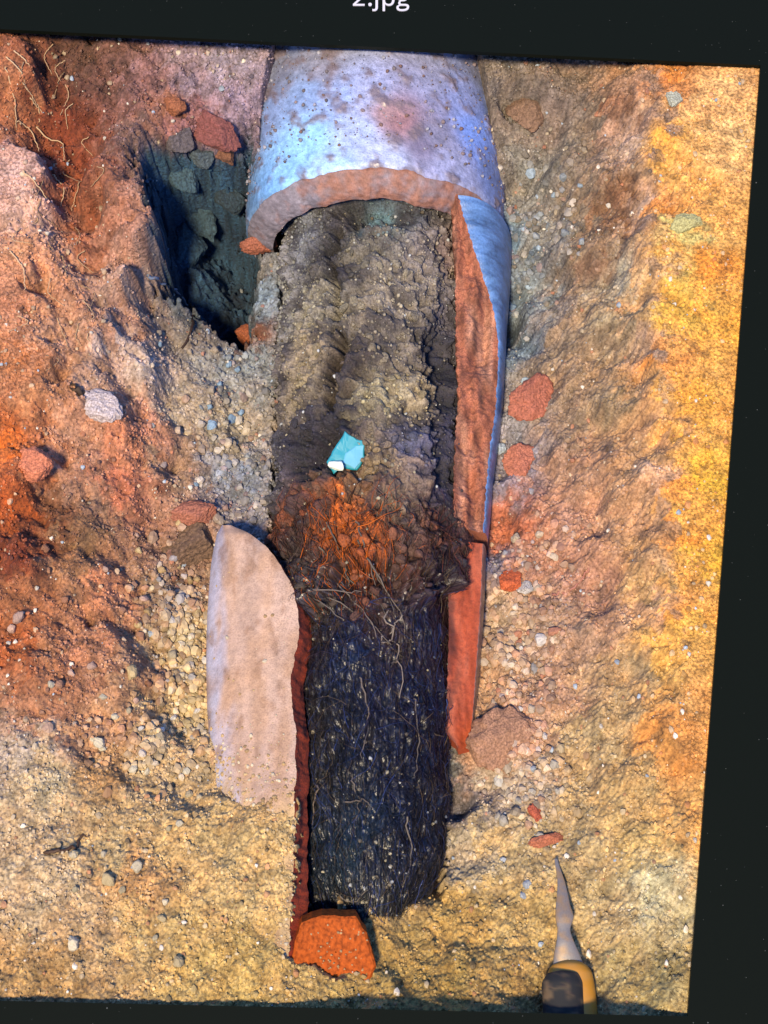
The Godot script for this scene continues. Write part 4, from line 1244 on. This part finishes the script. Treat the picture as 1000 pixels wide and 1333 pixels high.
# ------------------------------------------------------------------ the tool
func tool() -> void:
	var base := px(738, 1200, 0.03)
	var t := thing("hand_tool", "hand tool with tapered grey steel shank and black and yellow grip, at lower right", "hand tool", base)
	var steel := mat("steel", Color.WHITE, 0.45, M.clay.albedo_texture, M.clay.normal_texture, 0.3, 0.05)
	steel.metallic = 0.25
	var shank := [[1118, 724, 2, .028], [1150, 731, 5, .032], [1178, 733, 9, .0345], [1194, 735, 11.5, .0355], [1210, 734, 8, .0355], [1226, 736, 11, .035], [1242, 738, 16, .033], [1258, 740, 19, .031]]
	var grip := [[1252, 741, 14, 0.0290], [1258, 741, 23, 0.0300], [1268, 742, 28, 0.0300], [1290, 744, 30, 0.0300], [1330, 747, 30, 0.0300], [1380, 752, 31, 0.0290], [1420, 756, 28, 0.0290], [1432, 757, 18, 0.0290]]
	var pad := [[1263, 735, 5, .038], [1267, 733, 19, .040], [1280, 732, 25, .041], [1300, 733, 25, .041], [1340, 735, 25, .041], [1390, 740, 25, .040], [1410, 742, 17, .038], [1416, 742, 4, .036]]
	var smud := fnl(811, 90.0, 4)
	for it in [["shank", shank, 0.32, steel, seen(150, 144, 140, 0.62)], ["grip", grip, 0.85, mat("yellow", Color.WHITE, 0.55), seen(226, 158, 46, 0.55)], ["grip_pad", pad, 0.60, mat("rubber", Color.WHITE, 0.8), seen(40, 42, 44, 0.22)]]:
		var v := PackedVector3Array()
		var vc := PackedColorArray()
		var rows: Array = it[1]
		var ny := 70
		var nt := 28
		for i in ny:
			var y := lerpf(rows[0][0], rows[-1][0], float(i) / (ny - 1))
			var r := spline(rows, y)
			var c := px(r[1], y, r[3])
			var w: float = r[2] * 0.00051
			for k in nt:
				var a := TAU * k / nt
				v.append(c + Vector3(cos(a) * w, sin(a) * w * it[2], 0) - base)
				var dirt := clampf(smud.get_noise_3dv(v[v.size() - 1]) * 2.2 + 0.1 + 0.5 * smoothstep(1200.0, 1130.0, y), 0.0, 1.0) * (0.75 if it[0] == "shank" else 0.28)
				vc.append(it[4].lerp(seen(186, 150, 104), dirt))
		var made := obj(it[0], grid_mesh(v, ny, nt, vc, true, false, true), it[3], t if it[0] != "grip_pad" else t.get_node("grip"))
		made.material_override = it[3]

func plain(called: String, c: Color, rough: float) -> StandardMaterial3D:
	var m := StandardMaterial3D.new()
	m.resource_name = called
	m.albedo_color = c.linear_to_srgb()
	m.roughness = rough
	return m

# ------------------------------------------------------------------ the dark screen round the picture
func screen() -> void:
	var o := px(500, 1312, 0.059)
	var far_ := px(500, 60, 0.110)
	var n := (far_ - o).cross(Vector3.RIGHT).normalized()
	if n.y < 0: n = -n
	var ex := Vector3.RIGHT
	var ez := ex.cross(n).normalized()
	var t := thing("display_screen", "black glossy screen surround with a cropped pale file name at its top", "screen", o)
	t.basis = Basis(ex, n, ez)
	var poly := PackedVector2Array()
	for p in [[-250, -160], [1250, -160], [1250, 1480], [-250, 1480], [-250, 1297], [895, 1323], [990, 85], [-250, 26]]:
		var q := on_plane(p[0], p[1], o, n) - o
		poly.append(Vector2(q.dot(ex), q.dot(ez)))
	var st := SurfaceTool.new()
	st.begin(Mesh.PRIMITIVE_TRIANGLES)
	var tri := Geometry2D.triangulate_polygon(poly)
	for i in range(0, tri.size(), 3):
		var a := poly[tri[i]]; var b := poly[tri[i + 1]]; var c := poly[tri[i + 2]]
		if (b - a).cross(c - a) < 0.0:
			var s := b; b = c; c = s
		for p in [a, b, c]:
			st.set_normal(Vector3.UP); st.add_vertex(Vector3(p.x, 0, p.y))
		for p in [a, c, b]:
			st.set_normal(Vector3.DOWN); st.add_vertex(Vector3(p.x, -0.004, p.y))
	for i in poly.size():
		var a := poly[i]
		var b := poly[(i + 1) % poly.size()]
		var d := (b - a).normalized()
		var nn := Vector3(d.y, 0, -d.x)
		for p in [Vector3(a.x, 0, a.y), Vector3(a.x, -.004, a.y), Vector3(b.x, 0, b.y), Vector3(b.x, 0, b.y), Vector3(a.x, -.004, a.y), Vector3(b.x, -.004, b.y)]:
			st.set_normal(nn); st.add_vertex(p)
	var black := plain("screen_black", Color(0.0038, 0.0052, 0.0034), 0.36)
	black.metallic_specular = 0.15
	obj("panel", st.commit(), black, t)
	var tm := TextMesh.new()
	tm.text = "2.jpg"
	var f := SystemFont.new()
	f.font_names = PackedStringArray(["Droid Sans"])
	tm.font = f
	tm.font_size = 64
	tm.depth = 0.0008
	tm.pixel_size = 0.00031
	tm.horizontal_alignment = HORIZONTAL_ALIGNMENT_CENTER
	var q := on_plane(496, -2, o, n) - o
	var tx := obj("file_name", tm, plain("letter", Color(0.42, 0.42, 0.46), 0.6), t, Vector3(q.dot(ex), 0.0005, q.dot(ez)))
	tx.rotation = Vector3(-PI / 2, 0, 0)
	# dust on the glass
	var where: Array[Transform3D] = []
	for i in 260:
		var p := Vector2(rng.randf_range(-40, 1050), rng.randf_range(-20, 90))
		if i % 2: p = Vector2(rng.randf_range(890, 1060), rng.randf_range(60, 1340))
		if i % 14 == 0: p = Vector2(rng.randf_range(0, 1000), rng.randf_range(1300, 1340))
		var g := on_plane(p.x, p.y, o, n) - o
		var w := Vector2(g.dot(ex), g.dot(ez))
		if not Geometry2D.is_point_in_polygon(w, poly): continue
		var k := rng.randf_range(0.0003, 0.0007) * (1.8 if rng.randf() < 0.06 else 1.0)
		where.append(Transform3D(Basis.from_scale(Vector3(k, k * 0.5, k)), Vector3(w.x, 0.0001, w.y)))
	var mm := MultiMesh.new()
	mm.transform_format = MultiMesh.TRANSFORM_3D
	mm.mesh = stone_mesh(600, 9, 1, Color.WHITE)
	mm.instance_count = where.size()
	for i in where.size(): mm.set_instance_transform(i, where[i])
	var d := MultiMeshInstance3D.new()
	d.name = "dust"
	d.multimesh = mm
	d.material_override = plain("dust", Color(0.05, 0.055, 0.05), 0.9)
	t.add_child(d, true)
	tag(d, "", "", "", "stuff")
